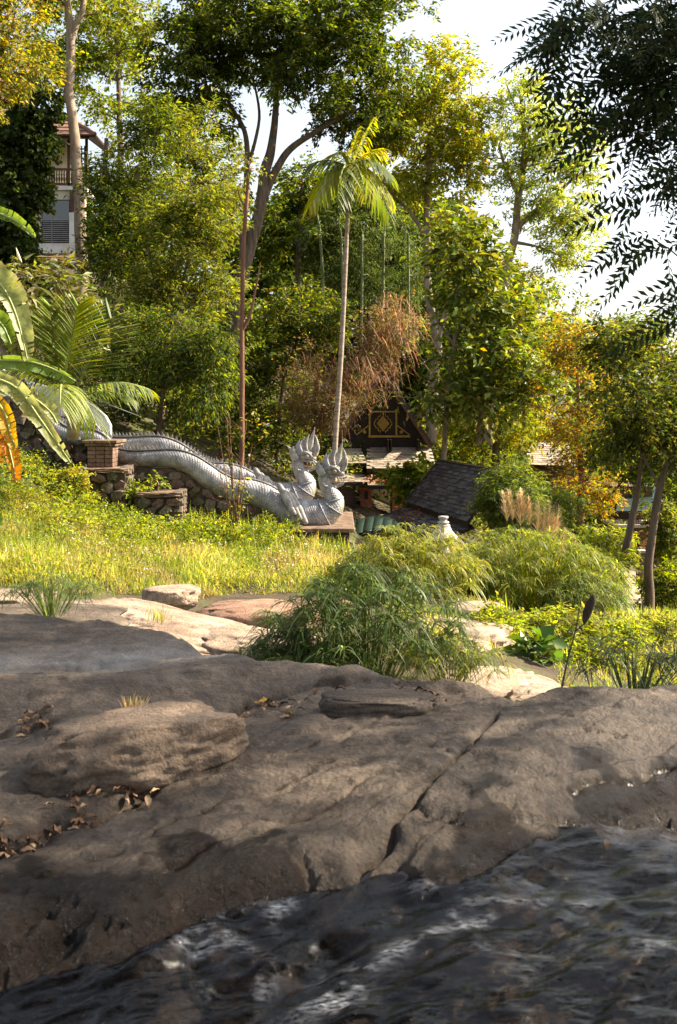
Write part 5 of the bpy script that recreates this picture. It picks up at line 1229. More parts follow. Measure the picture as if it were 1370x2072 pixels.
def bush(name, label, blobs, ncl, nleaf, L, W, pal, rc, cat='shrub', group=None, mat='leaf', **k):
    b0 = blobs[0]; x, Y = b0[0], b0[2]; py = b0[1] + b0[4]
    return tree(name, label, [[(x, py + 6, Y, 4), (x + 2, b0[1] + b0[4] * .4, Y, 2.5), (x, b0[1], Y, 1.5)]], blobs, ncl, nleaf, L, W, pal, rc, cat=cat, group=group, mat=mat, **k)
bush('shrub', 'dense dark green bamboo shrub covering the right end of the pavilion roof', [(1034,998,23.6,56,68,.9),(1112,1010,24.6,64,60,.9),(996,1040,23.4,28,42,.6)], 280, 20000, .13, .022, PAL['mid'] + PAL['sedge'], .26, droop=.6)
bush('shrub', 'green leafy shrub on the stream bank under the feathery mound', [(1120,1285,13.5,95,42,.5),(1010,1275,13.0,40,30,.4)], 130, 9000, .075, .028, PAL['bright'] + PAL['lime'], .2)
bush('shrub', 'lime green weed bush on the right bank above the rock crest', [(1215,1335,12.0,50,34,.4),(1265,1310,13.0,40,40,.4)], 90, 5200, .075, .032, PAL['lime'] + PAL['bright'], .2)
bush('shrub', 'tangled yellow green weed bush at the right edge of the bank', [(1340,1300,14.5,44,44,.4),(1360,1360,12.0,40,36,.4)], 90, 5200, .075, .032, PAL['lime'] + PAL['olive'], .2)
bush('shrub', 'broad leaved plant low on the bank above the running water', [(1085,1318,11.6,48,14,.25)], 26, 190, .17, .12, [((0.05, 0.10, 0.018), 3), ((0.08, 0.13, 0.022), 2)], .15, droop=.2, mat='leaf_thick')
bush('shrub', 'leafy bush in front of the leaning trunks', [(1205,1150,19,55,55,.6),(1235,1090,21,30,40,.5)], 110, 7000, .12, .03, PAL['mid'] + PAL['lime'], .26, droop=.6)
bush('shrub', 'leafy creeper bush half covering the stilted house', [(1338,1010,24,22,44,.5),(1350,1080,24,24,50,.5)], 60, 4200, .11, .05, PAL['olive'] + PAL['mid'], .26)
bush('shrub', 'dark shrub in the hollow below the small green roof', [(1195,1120,23,40,36,.5)], 60, 4000, .12, .04, PAL['mid'], .25)
bush('shrub', 'weed bush with yellow leaves under the brick pier', [(150,985,18.9,36,34,.35),(140,945,19.0,30,26,.3)], 70, 2800, .075, .032, PAL['lime'] + PAL['yellow'], .16)
bush('shrub', 'small green weed growing on the low stone buttress', [(318,972,19.9,14,26,.15),(275,992,19.8,28,12,.15)], 36, 1000, .08, .04, PAL['bright'], .13)
bush('shrub', 'broad leaved bush beside the temple roof in front of the pavilion', [(820,975,31.2,34,42,.6),(850,960,31,30,26,.5)], 60, 900, .26, .13, PAL['bright'] + PAL['mid'], .3)
bush('shrub', 'leafy bank bush at the far right under the trunks', [(1350,1195,22,45,45,.7)], 80, 5000, .09, .04, PAL['bright'] + PAL['mid'], .22)
# plume grass behind the mound
root = thing('plume_grass', gz(1085, 19.5), 'tall grass clump with feathery straw coloured plumes above the green mound', 'grass')
n = 260; b = gz(1085, 19.5) + R.standard_normal((n, 3)) * [.38, .25, 0] ; b[:, 2] = gz(1085, 19.5)[2] + .6
d = UP * 1.1 + np.stack([R.standard_normal(n) * .45, R.standard_normal(n) * .4, np.zeros(n)], 1)
g = ribbon_geo(b, d, 1.1 + .9 * R.random(n), .028, .35 + .3 * R.random(n), 5, pick(PAL['lime'], n), taper=.7); obj('blades', g[0], g[1], M['grass'], root, g[2])
for px, py, tl in [(1018,1000,.55),(1030,996,.55),(1048,1003,.6),(1055,995,.5),(1088,1020,.6),(1100,1035,.6),(1112,1018,.7),(1130,1030,.65),(1070,1012,.5),(1145,1075,.5),(1160,1090,.4),(1122,1045,.5)]:
    top = P(px, py, 19.4); bb = gz(1085, 19.5) + np.array([(px - 1085) * .004, 0, .5]); mb = MB(); mb.tube(smooth_path(np.array([bb, (bb + top) / 2 + UP * .15 + [(1085 - px) * .001, 0, 0], top]), 8), .007, 4); st = mb.build('plume_stem', M['bamboo'], root)
    m = 190; t = R.random(m); pos = top - UP * (t * tl)[:, None] + np.array([(1085 - px) * .0012, 0, 0]) * t[:, None]
    dd = np.stack([R.standard_normal(m) * .55 + .15, R.standard_normal(m) * .4, np.ones(m)], 1)
    g = ribbon_geo(pos, dd, .16 + .22 * t, .006, .3, 3, pick([((0.62, 0.52, 0.28), 3), ((0.70, 0.60, 0.36), 2)], m), taper=.6); obj('plume', g[0], g[1], M['grass'], st, g[2])
# stick with a hanging dry leaf at the right rock edge
root = thing('dry_stalk', P(1138, 1392, 5.3), 'thin dead stalk with one dark withered leaf at the right rock edge', 'plant')
mb = MB(); mb.tube(smooth_path(np.array([P(1136, 1395, 5.3), P(1150, 1330, 5.3), P(1166, 1270, 5.3), P(1172, 1230, 5.3)]), 10), np.linspace(.006, .003, 10), 5); mb.tube([P(1164, 1278, 5.3), P(1182, 1262, 5.3)], .003, 4); mb.build('stalk', M['bark_dark'], root)
lp = np.array([P(1182, 1262, 5.3), P(1188, 1240, 5.3), P(1196, 1220, 5.29), P(1201, 1203, 5.28)]); mb = MB(); mb.tube(smooth_path(lp, 9), np.array([.004, .016, .022, .025, .025, .024, .02, .014, .003]), 8, .35); mb.build('withered_leaf', M['bark_dark'], root, smooth=True)
for a, b2 in (((1205, 1395), (1285, 1370)), ((1240, 1400), (1200, 1350)), ((1330, 1400), (1365, 1340))):
    pass

# ------------------------------------------------------------------ big-leaved plants at the left
def banana_leaf(root, pts, width, Y, roll, pal, seed, torn=.0, dYs=None, half=(1, 1)):
    """blade built along its midrib; roll tips the blade about the midrib"""
    rng = np.random.default_rng(seed); n = 90; m = 6
    w = smooth_path(np.array(pts, float), n); c = np.array([P(a, b, Y) for a, b in w])
    if dYs is not None: c[:, 1] += np.linspace(dYs[0], dYs[1], n)
    T = unit(np.gradient(c, axis=0)); S0 = unit(np.cross(T, np.array([0, 1.0, 0]))); S = unit(S0 * math.cos(roll) + np.array([0, 1.0, 0]) * math.sin(roll)); Nn = np.cross(S, T)
    t = np.linspace(0, 1, n); prof = np.clip(np.sin(np.pi * (0.04 + 0.94 * t)) ** 0.45 * (1 - .25 * t), 0.02, 1) * width * .72 * Y / F
    V = []; C = []; col = np.array(pal[0][0]); col2 = np.array(pal[-1][0])
    for s, hf in ((1, half[0]), (-1, half[1])):
        ed = 1 + .06 * np.cumsum(rng.standard_normal(n)) * .3 + .03 * rng.standard_normal(n); ed = np.clip(ed, .7, 1.15)
        for j in range(m + 1):
            f = j / m; wav = .03 * np.sin(t * 70 + seed) * f * width * Y / F + .05 * fbm(t * 9 + seed, t * 0 + s, 0, 2, seed) * f * width * Y / F * 3
            V.append(c + S * (s * f * prof * hf * ed)[:, None] + Nn * (-(.30 * f * f) * prof * hf + wav)[:, None])
            br = (rng.random(n) < .5) * sstep(.55, 1, np.full(n, f)) * torn
            stripe = 1 + .16 * rng.standard_normal(n) + .15 * fbm(t * 8 + seed, t * 0 + f * 3, 0, 3, seed)
            cc = col[None] * stripe[:, None]; cc = cc * (1 - br[:, None]) + col2[None] * br[:, None]; C.append(cc)
    V = np.stack(V, 0); C = np.stack(C, 0); Fc = []
    for side in (0, 1):
        o0 = side * (m + 1)
        tears = set(rng.choice(n - 2, int(8 + 14 * torn), replace=False).tolist())
        for j in range(m):
            for i in range(n - 1):
                if i in tears and j >= 2: continue
                q = (o0 + j) * n + i; Fc.append((q, q + 1, q + n + 1, q + n))
    lf = obj('leaf', V.reshape(-1, 3), np.array(Fc), M['leaf'], root, np.clip(C.reshape(-1, 3), .01, .8), True)
    mb = MB(); mb.tube(c - Nn * .006, np.linspace(.028, .006, n), 6); mb.build('midrib', M['midrib'], lf, smooth=True)
    return lf
M['midrib'] = surf('leaf_midrib', [(0.3, (0.26, 0.30, 0.09)), (0.7, (0.40, 0.42, 0.16))], 3, 0.5, 0)
BG = [((0.10, 0.17, 0.03), 1), ((0.30, 0.20, 0.05), 1)]; BP = [((0.22, 0.25, 0.09), 1), ((0.40, 0.26, 0.10), 1)]; BO = [((0.42, 0.19, 0.018), 1), ((0.26, 0.10, 0.02), 1)]; BY = [((0.34, 0.26, 0.04), 1), ((0.40, 0.22, 0.04), 1)]
bn = thing('banana_plant', P(-120, 1030, 13.2), 'banana plant reaching in from the left with green and withered orange leaves', 'plant')
mb = MB(); mb.tube(smooth_path(np.array([P(-120, 1060, 13.2), P(-110, 900, 13.2), P(-100, 760, 13.2), P(-90, 640, 13.2)]), 16), np.linspace(.16, .08, 16), 10); mb.build('stem', M['bamboo'], bn, smooth=True)
BL_ = [ ([(-100,420),(-20,430),(40,452),(88,490)], 26, .25, BG, 1, .2, (1, .7)),
        ([(-100,560),(-40,545),(10,580),(45,640),(72,730)], 52, .5, BP, 2, .3, (1, .75)),
        ([(-110,700),(-40,660),(10,655),(40,700)], 40, .7, BG, 3, .2, (1, 1)),
        ([(-120,760),(-40,735),(50,732),(110,745),(166,772)], 34, .35, BG, 4, .15, (.45, 1)),
        ([(-100,780),(-30,765),(40,785),(95,850),(158,934)], 46, .45, BP, 5, .35, (.7, .8)),
        ([(-90,800),(-20,790),(60,800),(110,830),(132,858)], 36, .6, BP, 6, .3, (.8, .6)),
        ([(-100,820),(-30,800),(15,830),(35,880),(50,905)], 40, .4, BY, 7, .7, (.8, .8)),
        ([(-90,830),(-20,840),(15,870),(35,920),(50,972)], 44, .35, BO, 8, 1.0, (.8, .7)),
        ([(-80,850),(-20,880),(5,920),(-5,960)], 40, .5, BO, 9, 1.0, (.8, .7)),
        ([(-110,960),(-50,930),(-10,930),(22,942)], 30, .4, BG, 10, .2, (.8, 1)),
        ([(-100,980),(-40,1000),(0,1030),(18,1062)], 28, .6, BG, 11, .2, (.8, .8))]
for i, (pts, wd, roll, pal, sd, torn, hf) in enumerate(BL_):
    o = banana_leaf(bn, pts, wd, 13.2 + .12 * (i % 4) - .2, roll, pal, sd, torn, (0, -.35), hf)
    if pal is BO: o['label'] = 'withered orange leaf hanging down'

def frond(root, base, d, L, droop, nl, ll, pal, Y0=None, lw=.03, vee=.35, ldroop=.35, twist=0.0, up=None, arch=0.0):
    """pinnate palm frond: rachis plus two ranks of leaflets"""
    d = unit(np.asarray(d, float)); n = 14; t = np.linspace(0, 1, n)
    c = np.asarray(base) + d * (L * t)[:, None] - UP * (droop * L * t * t)[:, None]
    side = unit(np.cross(d, UP if up is None else up)); T = unit(np.gradient(c, axis=0)); Nn = np.cross(side, T)
    mb = MB(); mb.tube(c, np.linspace(.03, .006, n) * min(1, L / 2 + .3), 5); fr_ = mb.build('frond', M['midrib'], root, smooth=True)
    geo = Geo()
    for s in (-1, 1):
        u = np.linspace(.10, .995, nl); p = np.stack([np.interp(u, t, c[:, k]) for k in range(3)], 1); tt = np.stack([np.interp(u, t, T[:, k]) for k in range(3)], 1); nn = np.stack([np.interp(u, t, Nn[:, k]) for k in range(3)], 1)
        fw = .35 + .9 * u; dd = unit(side * s + tt * fw[:, None] + nn * vee + .06 * R.standard_normal((nl, 3)))
        ln = ll * np.clip(np.sin(np.pi * (.12 + .80 * u)) ** .6, .25, 1) * (1 + .06 * R.standard_normal(nl))
        geo.add(ribbon_geo(p, dd, ln, lw, ldroop * (.7 + .6 * R.random(nl)), 4, pick(pal, nl, .12), taper=.75))
    geo.build('leaflets', M['leaf'], fr_)
    return fr_
cp = thing('coconut_palm', P(150, 872, 17.5), 'young coconut palm with broad upright fronds left of the statue', 'palm')
cb = P(140, 800, 17.5); mb = MB(); mb.tube([P(150, 890, 17.5), P(146, 840, 17.5), cb], [.12, .1, .07], 8); mb.build('stem', M['palm_trunk'], cp, smooth=True)
CPAL = [((0.17, 0.23, 0.018), 3), ((0.24, 0.28, 0.022), 2)]; CPD = [((0.09, 0.13, 0.035), 3), ((0.15, 0.17, 0.06), 1)]
cd = np.array([0, -.55, .85])
frond(cp, P(112, 800, 17.3), (-.02, -.1, 1), 1.55, .0, 58, .62, CPAL, lw=.075, vee=.25, ldroop=.10, up=np.array([0, 1., 0.15]))
frond(cp, P(125, 800, 17.2), (.20, -.1, 1), 1.70, .06, 62, .80, CPAL, lw=.08, vee=.1, ldroop=.15, up=np.array([0.1, 1., 0.1]))
frond(cp, P(150, 800, 17.4), (.38, .1, 1), 1.75, .14, 58, .85, CPD, lw=.065, vee=-.1, ldroop=.10, up=np.array([0.1, 1., 0.0]))
frond(cp, P(160, 795, 17.4), (1.1, -.2, .55), 1.45, .40, 40, .50, CPAL + CPD, lw=.028, vee=.2, ldroop=.7)
frond(cp, P(160, 805, 17.4), (.9, .3, .5), 1.0, .45, 34, .5, CPD, lw=.028, vee=.2, ldroop=.6)
frond(cp, P(125, 790, 17.0), (.15, -.6, .35), 1.1, .75, 36, .6, CPAL, lw=.028, vee=.2, ldroop=.7)
frond(cp, P(115, 790, 17.2), (-.7, -.3, .7), 1.2, .4, 36, .55, CPAL, lw=.03, vee=.2, ldroop=.6)
frond(cp, P(140, 800, 17.1), (.5, -.5, .2), .9, .8, 30, .5, CPAL, lw=.026, vee=.2, ldroop=.8)
# shrub with long stiff leaves behind the banana leaves
tree('frangipani_shrub', 'shrub with long stiff pale leaves behind the banana leaves', [[(30,860,21,9),(40,780,21,8),(60,700,21,6),(90,640,21,4)],[(40,780,21,7),(0,700,21,5),(-30,640,21,3)],[(60,700,21,6),(130,660,21,4),(170,620,21,3)]], [(90,605,21,100,62,.9),(30,650,21,70,70,.8),(165,640,21,70,48,.8)], 120, 1900, .28, .075, PAL['olive'] + [((0.20, 0.18, 0.10), 2)], .34, bark='bark_pale', cat='shrub', mat='leaf_thick')

# ------------------------------------------------------------------ areca palm
ap_ = thing('areca_palm', gz(676, 26.0), 'slender tall areca palm with a ringed pale trunk rising behind the statue heads', 'palm')
pth = smooth_path(np.array([[*gz(672, 26.0), .10], [*P(678, 900, 26), .072], [*P(690, 720, 26), .066], [*P(698, 560, 26), .06], [*P(704, 420, 26), .055]]), 60)
ring = 1 + .05 * (np.arange(60) % 3 == 0); MB().tube(pth[:, :3], pth[:, 3] * ring, 10).build('trunk', M['palm_trunk'], ap_, smooth=True)
mb = MB(); mb.tube([P(704, 430, 26), P(705, 395, 26), P(707, 365, 26), P(708, 335, 26)], [.07, .095, .075, .04], 9); mb.build('crownshaft', M['bamboo'], ap_, smooth=True)
APAL = [((0.21, 0.24, 0.022), 3), ((0.30, 0.31, 0.032), 2), ((0.38, 0.36, 0.05), 1)]; APD = [((0.09, 0.13, 0.025), 3), ((0.13, 0.17, 0.03), 2)]
cc = P(707, 342, 26)
for d, L, dr, pal in [((.5,-.1,1.1),1.55,.06,APAL),((.25,.1,1.2),1.3,.1,APAL),((.75,.1,.9),1.4,.3,APAL),((-.35,-.2,.9),1.1,.5,APAL),((-1,-.15,.7),1.25,.4,APD),((-.8,-.5,.3),1.3,.95,APAL),((1,-.2,.5),1.25,.9,APAL),((.9,-.4,.75),1.5,.65,APD),((-.25,-1,.35),1.5,.9,APD),((.3,-.9,.45),1.4,.9,APAL),((.8,.6,.2),1.4,.8,APD),((-.6,.7,.5),1.4,.6,APD),((-.6,-.6,-.1),1.45,.6,APAL)]:
    frond(ap_, cc, d, L * .98, dr * 1.2, 24, .66, pal, lw=.055, vee=.08, ldroop=.7)
# ------------------------------------------------------------------ trees
tree('tall_tree', 'big dark crowned tree in the centre with a forked leaning trunk',
  [[(452,860,38,17),(462,760,38,15),(480,620,38,13),(505,500,38,12.5),(525,420,38,12),(540,340,38,11),(552,280,38,8),(560,200,38,6),(556,110,38,4)],
   [(525,420,38,9),(556,350,38,8),(590,300,38,7),(650,260,38,5),(720,220,38,3)],
   [(470,640,38,9),(490,560,38,8),(492,460,38,7),(500,340,38,6),(496,270,38,5),(470,220,38,4),(430,150,38,3)],
   [(556,110,38,4),(600,60,38,3),(660,20,38,2)], [(500,340,38,4),(525,240,38,3),(510,150,38,2)]],
  [(400,110,38,95,110,3),(520,60,38,120,110,3.5),(640,110,38,120,120,3.5),(760,80,38,110,110,3),(590,190,38,80,50,2.5),(420,210,38,56,60,2),(720,240,38,80,50,2.5),(340,200,38,44,70,2),(820,30,38,70,60,2.5)],
  410, 52000, .20, .085, PAL['dark'] + PAL['mid'] + [((0.11, 0.13, 0.025), 1)], .62, bark='bark')
tree('slender_tree', 'slender pale trunk forking at the top beside the hillside house',
  [[(165,620,33,13),(165,520,33,12),(160,420,33,11),(155,320,33,10.5),(145,240,33,10),(140,160,33,9.5),(143,90,33,9),(136,20,33,8),(125,-60,33,7)],
   [(143,90,33,8),(152,50,33,7),(166,20,33,6),(172,-60,33,5)]],
  [(110,-30,33,90,60,2),(200,-20,33,80,50,2),(262,20,33,46,34,1.2)], 90, 6500, .17, .07, PAL['olive'] + PAL['mid'], .42, bark='bark_pale')
tree('yellow_tree', 'yellow leaved branches hanging in at the top left corner',
  [[(-60,600,30,11),(-50,400,30,10),(-30,250,30,8),(0,120,30,6),(30,40,30,3)],[(-10,160,30,4),(40,150,30,3),(80,150,30,2)]],
  [(30,60,30,80,80,1.6),(60,140,30,80,48,1.4),(-30,150,30,60,80,1.5),(20,-10,30,90,50,1.6)], 150, 10000, .15, .06, PAL['yellow'] + PAL['olive'], .4)
tree('ivy_column', 'tall column shaped tree trunk smothered in dark ivy in front of the hillside house',
  [[(30,640,33.5,16),(32,480,33.5,15),(50,320,33.5,13),(66,200,33.5,9)]],
  [(28,520,33.5,44,70,.9),(30,440,33.5,44,70,.9),(40,365,33.5,46,70,.9),(56,290,33.5,50,66,.85),(66,220,33.5,42,60,.75),(0,470,33.5,46,80,.8),(5,340,33.5,40,80,.8),(15,580,33.5,62,50,.9)],
  560, 34000, .15, .12, PAL['dark'] + [((0.03, 0.06, 0.012), 3), ((0.09, 0.14, 0.02), 1)], .3, gaps=False, shell=.3, up=.2, droop=.8, bark='bark_dark')
tree('bushy_tree', 'tall bushy green tree just right of the slender pale trunk',
  [[(215,800,31,8),(213,650,31,8),(210,500,31,7),(212,380,31,6),(215,280,31,4)],[(210,500,31,5),(250,420,31,4),(280,350,31,3)]],
  [(262,290,31,72,80,1.8),(250,400,31,60,90,1.8),(290,380,31,80,100,1.8),(250,520,31,70,90,1.8),(320,260,31,50,60,1.4)], 260, 22000, .16, .05, PAL['mid'] + PAL['dark'] + [((0.15, 0.17, 0.03), 1)], .5)
tree('bushy_tree', 'leafy green tree with yellowish tips left of the dark central trunk',
  [[(330,870,29,7),(325,760,29,6.5),(350,640,29,6),(380,540,29,5),(390,420,29,4)],[(350,640,29,4),(310,560,29,3),(300,480,29,2)]],
  [(400,300,29,60,80,1.5),(410,420,29,68,80,1.6),(350,490,29,80,80,1.6),(420,540,29,60,80,1.5),(380,620,29,90,70,1.7),(300,600,29,60,70,1.5)], 270, 23000, .15, .042, PAL['mid'] + PAL['olive'] + [((0.16, 0.18, 0.03), 2)], .46)
tree('bushy_tree', 'low dark bushy tree drooping over the shady slope behind the statue bodies',
  [[(322,905,27,6),(322,860,27,5.5),(330,790,27,5),(350,720,27,4)]],
  [(330,690,27,100,70,1.6),(420,690,27,70,80,1.5),(280,760,27,70,60,1.5),(390,780,27,80,50,1.5),(240,690,27,50,70,1.4)], 240, 19000, .15, .04, PAL['mid'] + PAL['dark'], .45, droop=.7)
tree('forest_tree', 'bright green tree filling the gap above the hillside house',
  [[(250,640,46,8),(245,400,46,7),(240,200,46,5),(235,60,46,3)]],
  [(225,90,46,80,90,3),(190,190,46,50,80,2.5),(260,160,46,50,60,2.5),(120,120,46,70,90,3)], 190, 13000, .22, .10, PAL['bright'] + PAL['mid'], .7)
tree('thin_tree', 'thin dark trunk with a dead forked branch standing behind the statue bodies',
  [[(489,960,25,5.5),(490,820,25,5.2),(489,700,25,5),(491,600,25,4.6),(492,500,25,4.6),(500,400,25,3.6),(504,330,25,2.6)],
   [(491,668,25,3.5),(505,640,25,3),(516,590,25,2.2),(527,530,25,1.4)],[(496,420,25,2.5),(486,400,25,1.8),(480,380,25,1)]],
  [(505,330,25,18,40,.4)], 12, 260, .12, .05, PAL['olive'], .25, bark='bark_red')
tree('yellow_green_tree', 'sunlit yellow green tree standing behind the areca palm crown',
  [[(872,900,41,12),(876,800,41,11),(884,690,41,10),(868,600,41,8),(864,480,41,7),(866,380,41,6),(870,260,41,4),(880,160,41,2)],
   [(884,690,41,8),(900,640,41,6),(925,580,41,5),(950,520,41,3)],[(864,480,41,5),(830,430,41,4),(800,400,41,3),(770,360,41,2)],[(868,340,41,4),(920,260,41,3),(950,200,41,2)]],
  [(850,220,41,80,90,2.6),(920,220,41,70,100,2.6),(900,330,41,90,80,2.6),(820,330,41,70,70,2.4),(940,400,41,70,60,2.2),(900,140,41,44,50,1.8),(780,240,41,50,60,2)], 320, 24000, .21, .085, PAL['yellow'] + PAL['lime'] + PAL['lime'] + PAL['bright'], .6, bark='bark_pale')
tree('airy_tree', 'airy light green tree with a curved trunk against the white sky',
  [[(985,900,40,11),(1000,760,40,9),(1010,650,40,9.5),(1020,570,40,9),(1035,510,40,8.5),(1044,465,40,8),(1050,400,40,7),(1058,350,40,6),(1060,260,40,4),(1050,180,40,2)],
   [(1044,465,40,6),(1080,430,40,5),(1120,400,40,4),(1160,360,40,2.5)],[(1058,350,40,4),(1080,290,40,3),(1110,250,40,2)],[(1050,400,40,4),(1020,330,40,3),(1010,290,40,2)],[(1060,260,40,3),(1040,210,40,2),(1025,170,40,1.5)],[(1040,490,40,4),(1090,500,40,2.5),(1140,520,40,1.5)]],
  [(1050,175,40,50,46,1.6),(1080,250,40,70,60,2),(1110,340,40,80,70,2.2),(1180,320,40,46,70,1.6),(1030,330,40,50,70,1.8),(1150,430,40,80,60,2),(1090,400,40,70,60,2),(1140,500,40,60,36,1.5),(1190,260,40,40,36,1.3),(1010,240,40,30,40,1.2)], 330, 22000, .165, .066, [((0.23, 0.30, 0.06), 4), ((0.31, 0.34, 0.07), 3), ((0.15, 0.23, 0.045), 3), ((0.40, 0.33, 0.06), 1)], .40, bark='bark_pale', up=1.2, gaps=False)
tree('broadleaf_tree', 'broad leaved tree with big glossy dark leaves standing left of the airy tree',
  [[(893,1000,32,6),(900,900,32,5.5),(905,800,32,5),(920,700,32,4.5),(925,600,32,4),(935,520,32,3)],[(905,790,32,4),(960,740,32,3),(1000,700,32,2)],[(920,700,32,3),(880,640,32,2.5),(860,600,32,2)],[(970,900,32,6),(975,830,32,5),(990,760,32,4)]],
  [(930,500,32,70,60,1.5),(960,590,32,90,70,1.8),(900,620,32,60,60,1.6),(1010,690,32,80,70,1.7),(920,720,32,90,60,1.7),(835,790,31.8,34,40,.9),(1000,800,32,90,60,1.7),(910,790,32,46,46,1.5),(1060,740,32,50,60,1.4)], 300, 8600, .28, .13, PAL['mid'] + PAL['bright'] + PAL['lime'], .62, mat='leaf_thick', up=1.1, bark='bark_pale')
tree('lime_tree', 'bright sunlit yellow green foliage behind the pavilion roof',
  [[(1000,1000,42,8),(1005,860,42,7),(1010,720,42,5),(1020,600,42,3)]],
  [(1030,600,42,60,70,2.2),(1080,650,42,46,80,2),(1000,860,42,90,60,2.4),(1060,800,42,70,70,2.2),(950,870,42,60,50,2),(1080,880,42,60,50,2)], 210, 14500, .18, .07, PAL['lime'] + PAL['bright'] + PAL['yellow'], .5)
tree('orange_tree', 'small tree with orange and yellow leaves in front of the far hut',
  [[(1172,1060,30,7),(1175,960,30,6),(1172,860,30,4.5),(1168,760,30,3),(1165,680,30,2)],[(1175,960,30,4),(1200,900,30,3),(1220,840,30,2)],[(1174,1000,30,5),(1196,950,30,3.5),(1215,900,30,2)]],
  [(1160,700,30,46,60,1.1),(1160,780,30,60,66,1.3),(1180,880,30,70,60,1.4),(1120,840,30,50,60,1.2),(1200,980,30,60,50,1.3),(1140,950,30,44,46,1.1),(1210,800,30,44,60,1.1)], 270, 15000, .11, .045, PAL['orange'] + PAL['yellow'] + PAL['olive'], .32, bark='bark_red', up=1.0)
tree('leaning_tree', 'leaning thin trunk in front of the stilted house, left of the pair',
  [[(1240,1245,19.5,10),(1252,1180,19.5,8.5),(1266,1110,19.5,8),(1278,1050,19.5,7),(1288,1000,19.5,6),(1296,940,19.5,4),(1300,870,19.5,2.5)]],
  [(1285,850,19.5,56,56,.9),(1240,880,19.5,40,50,.8)], 70, 3200, .11, .045, PAL['olive'] + PAL['dark'], .28)
tree('leaning_tree', 'crooked thicker trunk with a stump at its foot, right of the leaning pair',
  [[(1312,1260,19,10),(1314,1200,19,9.5),(1312,1150,19,9),(1316,1100,19,8.5),(1324,1040,19,8),(1334,985,19,7.5),(1350,930,19,5),(1362,860,19,3)],[(1296,1262,19,9),(1297,1240,19,10),(1298,1222,19,9)],[(1334,985,19,4),(1310,940,19,3),(1280,880,19,1.6)],[(1350,930,19,3.5),(1300,820,19,2),(1250,740,19,1.2)]],
  [(1340,850,19,60,56,1),(1270,780,19,70,80,1),(1340,740,19,70,80,1),(1250,700,19,46,50,.8),(1420,900,19,50,120,1)], 210, 9500, .115, .05, PAL['dark'] + PAL['olive'] + [((0.14, 0.13, 0.03), 1)], .32)
tree('dark_tree', 'dark leafy tree at the right edge behind the leaning trunks',
  [[(1400,1150,26,10),(1395,1000,26,8),(1385,860,26,6),(1370,720,26,3)]],
  [(1370,900,26,60,90,1.5),(1372,1040,26,30,70,1.0),(1390,760,26,70,90,1.5),(1320,690,26,70,44,1.2),(1250,700,26,46,40,1),(1290,800,26,70,60,1.2),(1260,900,27,50,60,1.2)], 260, 17000, .14, .06, PAL['dark'] + PAL['mid'], .42)
# dry brown shrub with bare twigs over the temple
dt = tree('dry_tree', 'dry brown twiggy tree with a few orange leaves overhanging the temple gable',
  [[(610,1000,29.5,7),(622,930,29.5,6),(640,860,29.5,5),(680,790,29.5,4.5),(720,730,29.5,4),(760,670,29.5,3)],[(680,790,29.5,4),(740,780,29.5,3),(800,760,29.5,2)],[(640,860,29.5,4),(640,780,29.5,3),(650,720,29.5,2)]],
  [(620,760,29.5,60,80,1.2),(640,830,29.5,64,60,1.2),(735,790,29.5,60,36,1.0),(710,740,29.5,80,70,1.4),(790,680,29.5,60,80,1.3),(670,840,29.5,56,40,1.2),(800,640,29.5,46,46,1),(775,790,29.5,50,26,.8)], 420, 11000, .085, .04, PAL['dry'] + PAL['dry'] + PAL['olive'] + [((0.30, 0.18, 0.04), 1)], .34, bark='bark_red', rmin=.010)
cen, _ = ellipsoid_points([(790,660,29.4,66,76,1.3),(735,750,29.4,84,70,1.4),(680,840,29.4,50,40,1.2),(630,780,29.4,60,76,1.2)], 2600, .5, False)
d = UP * -.12 + R.standard_normal((2600, 3)) * [.8, .5, .7]
g = ribbon_geo(cen, d, .25 + .4 * R.random(2600), .010, .4, 4, pick([((0.32, 0.21, 0.11), 2), ((0.24, 0.15, 0.07), 2), ((0.40, 0.30, 0.17), 1)], 2600), taper=.9)
tag(obj('twigs', g[0], g[1], M['grass'], dt, g[2]), kind='stuff')
tree('understorey_tree', 'dark olive understorey tree between the central trunk and the dry tree',
  [[(560,960,33,6),(565,860,33,5),(575,760,33,4),(585,680,33,3)]],
  [(560,700,33,70,60,1.7),(600,640,33,70,50,1.7),(540,800,33,60,60,1.6),(600,800,33,60,60,1.6),(560,880,33,80,50,1.6),(660,660,33,50,50,1.5)], 230, 15000, .16, .065, PAL['olive'] + PAL['mid'] + PAL['dark'], .46)
# bamboo canes
for i, (px, Y, top, r, lean, lab) in enumerate([(648,45,380,3.2,14,'left most pale bamboo cane behind the areca palm'),(690,45,400,3,8,'pale bamboo cane just left of the areca trunk'),(733,45,430,3,-2,'pale bamboo cane just right of the areca trunk'),(777,45,420,3,-4,'thin bamboo cane between the areca palm and the yellow green tree'),(826,45,440,2.6,2,'thin bamboo cane left of the yellow green trunk')]):
    b = tree('bamboo_cane', lab, [[(px + lean, 700, Y, r), (px + lean * .5, 600, Y, r), (px, 480, Y, r * .9), (px - lean * .4, top + 60, Y, r * .6), (px - lean * .5, top + 40, Y, r * .3)]],
      [(px, 470, Y + 1, 55, 60, 1.5), (px + 10, 560, Y + 1.5, 60, 50, 1.5)], 46, 3000, .22, .032, PAL['dark'] + PAL['sedge'], .6, bark='bamboo', group='bamboo canes behind the palm', cat='bamboo', droop=.8)
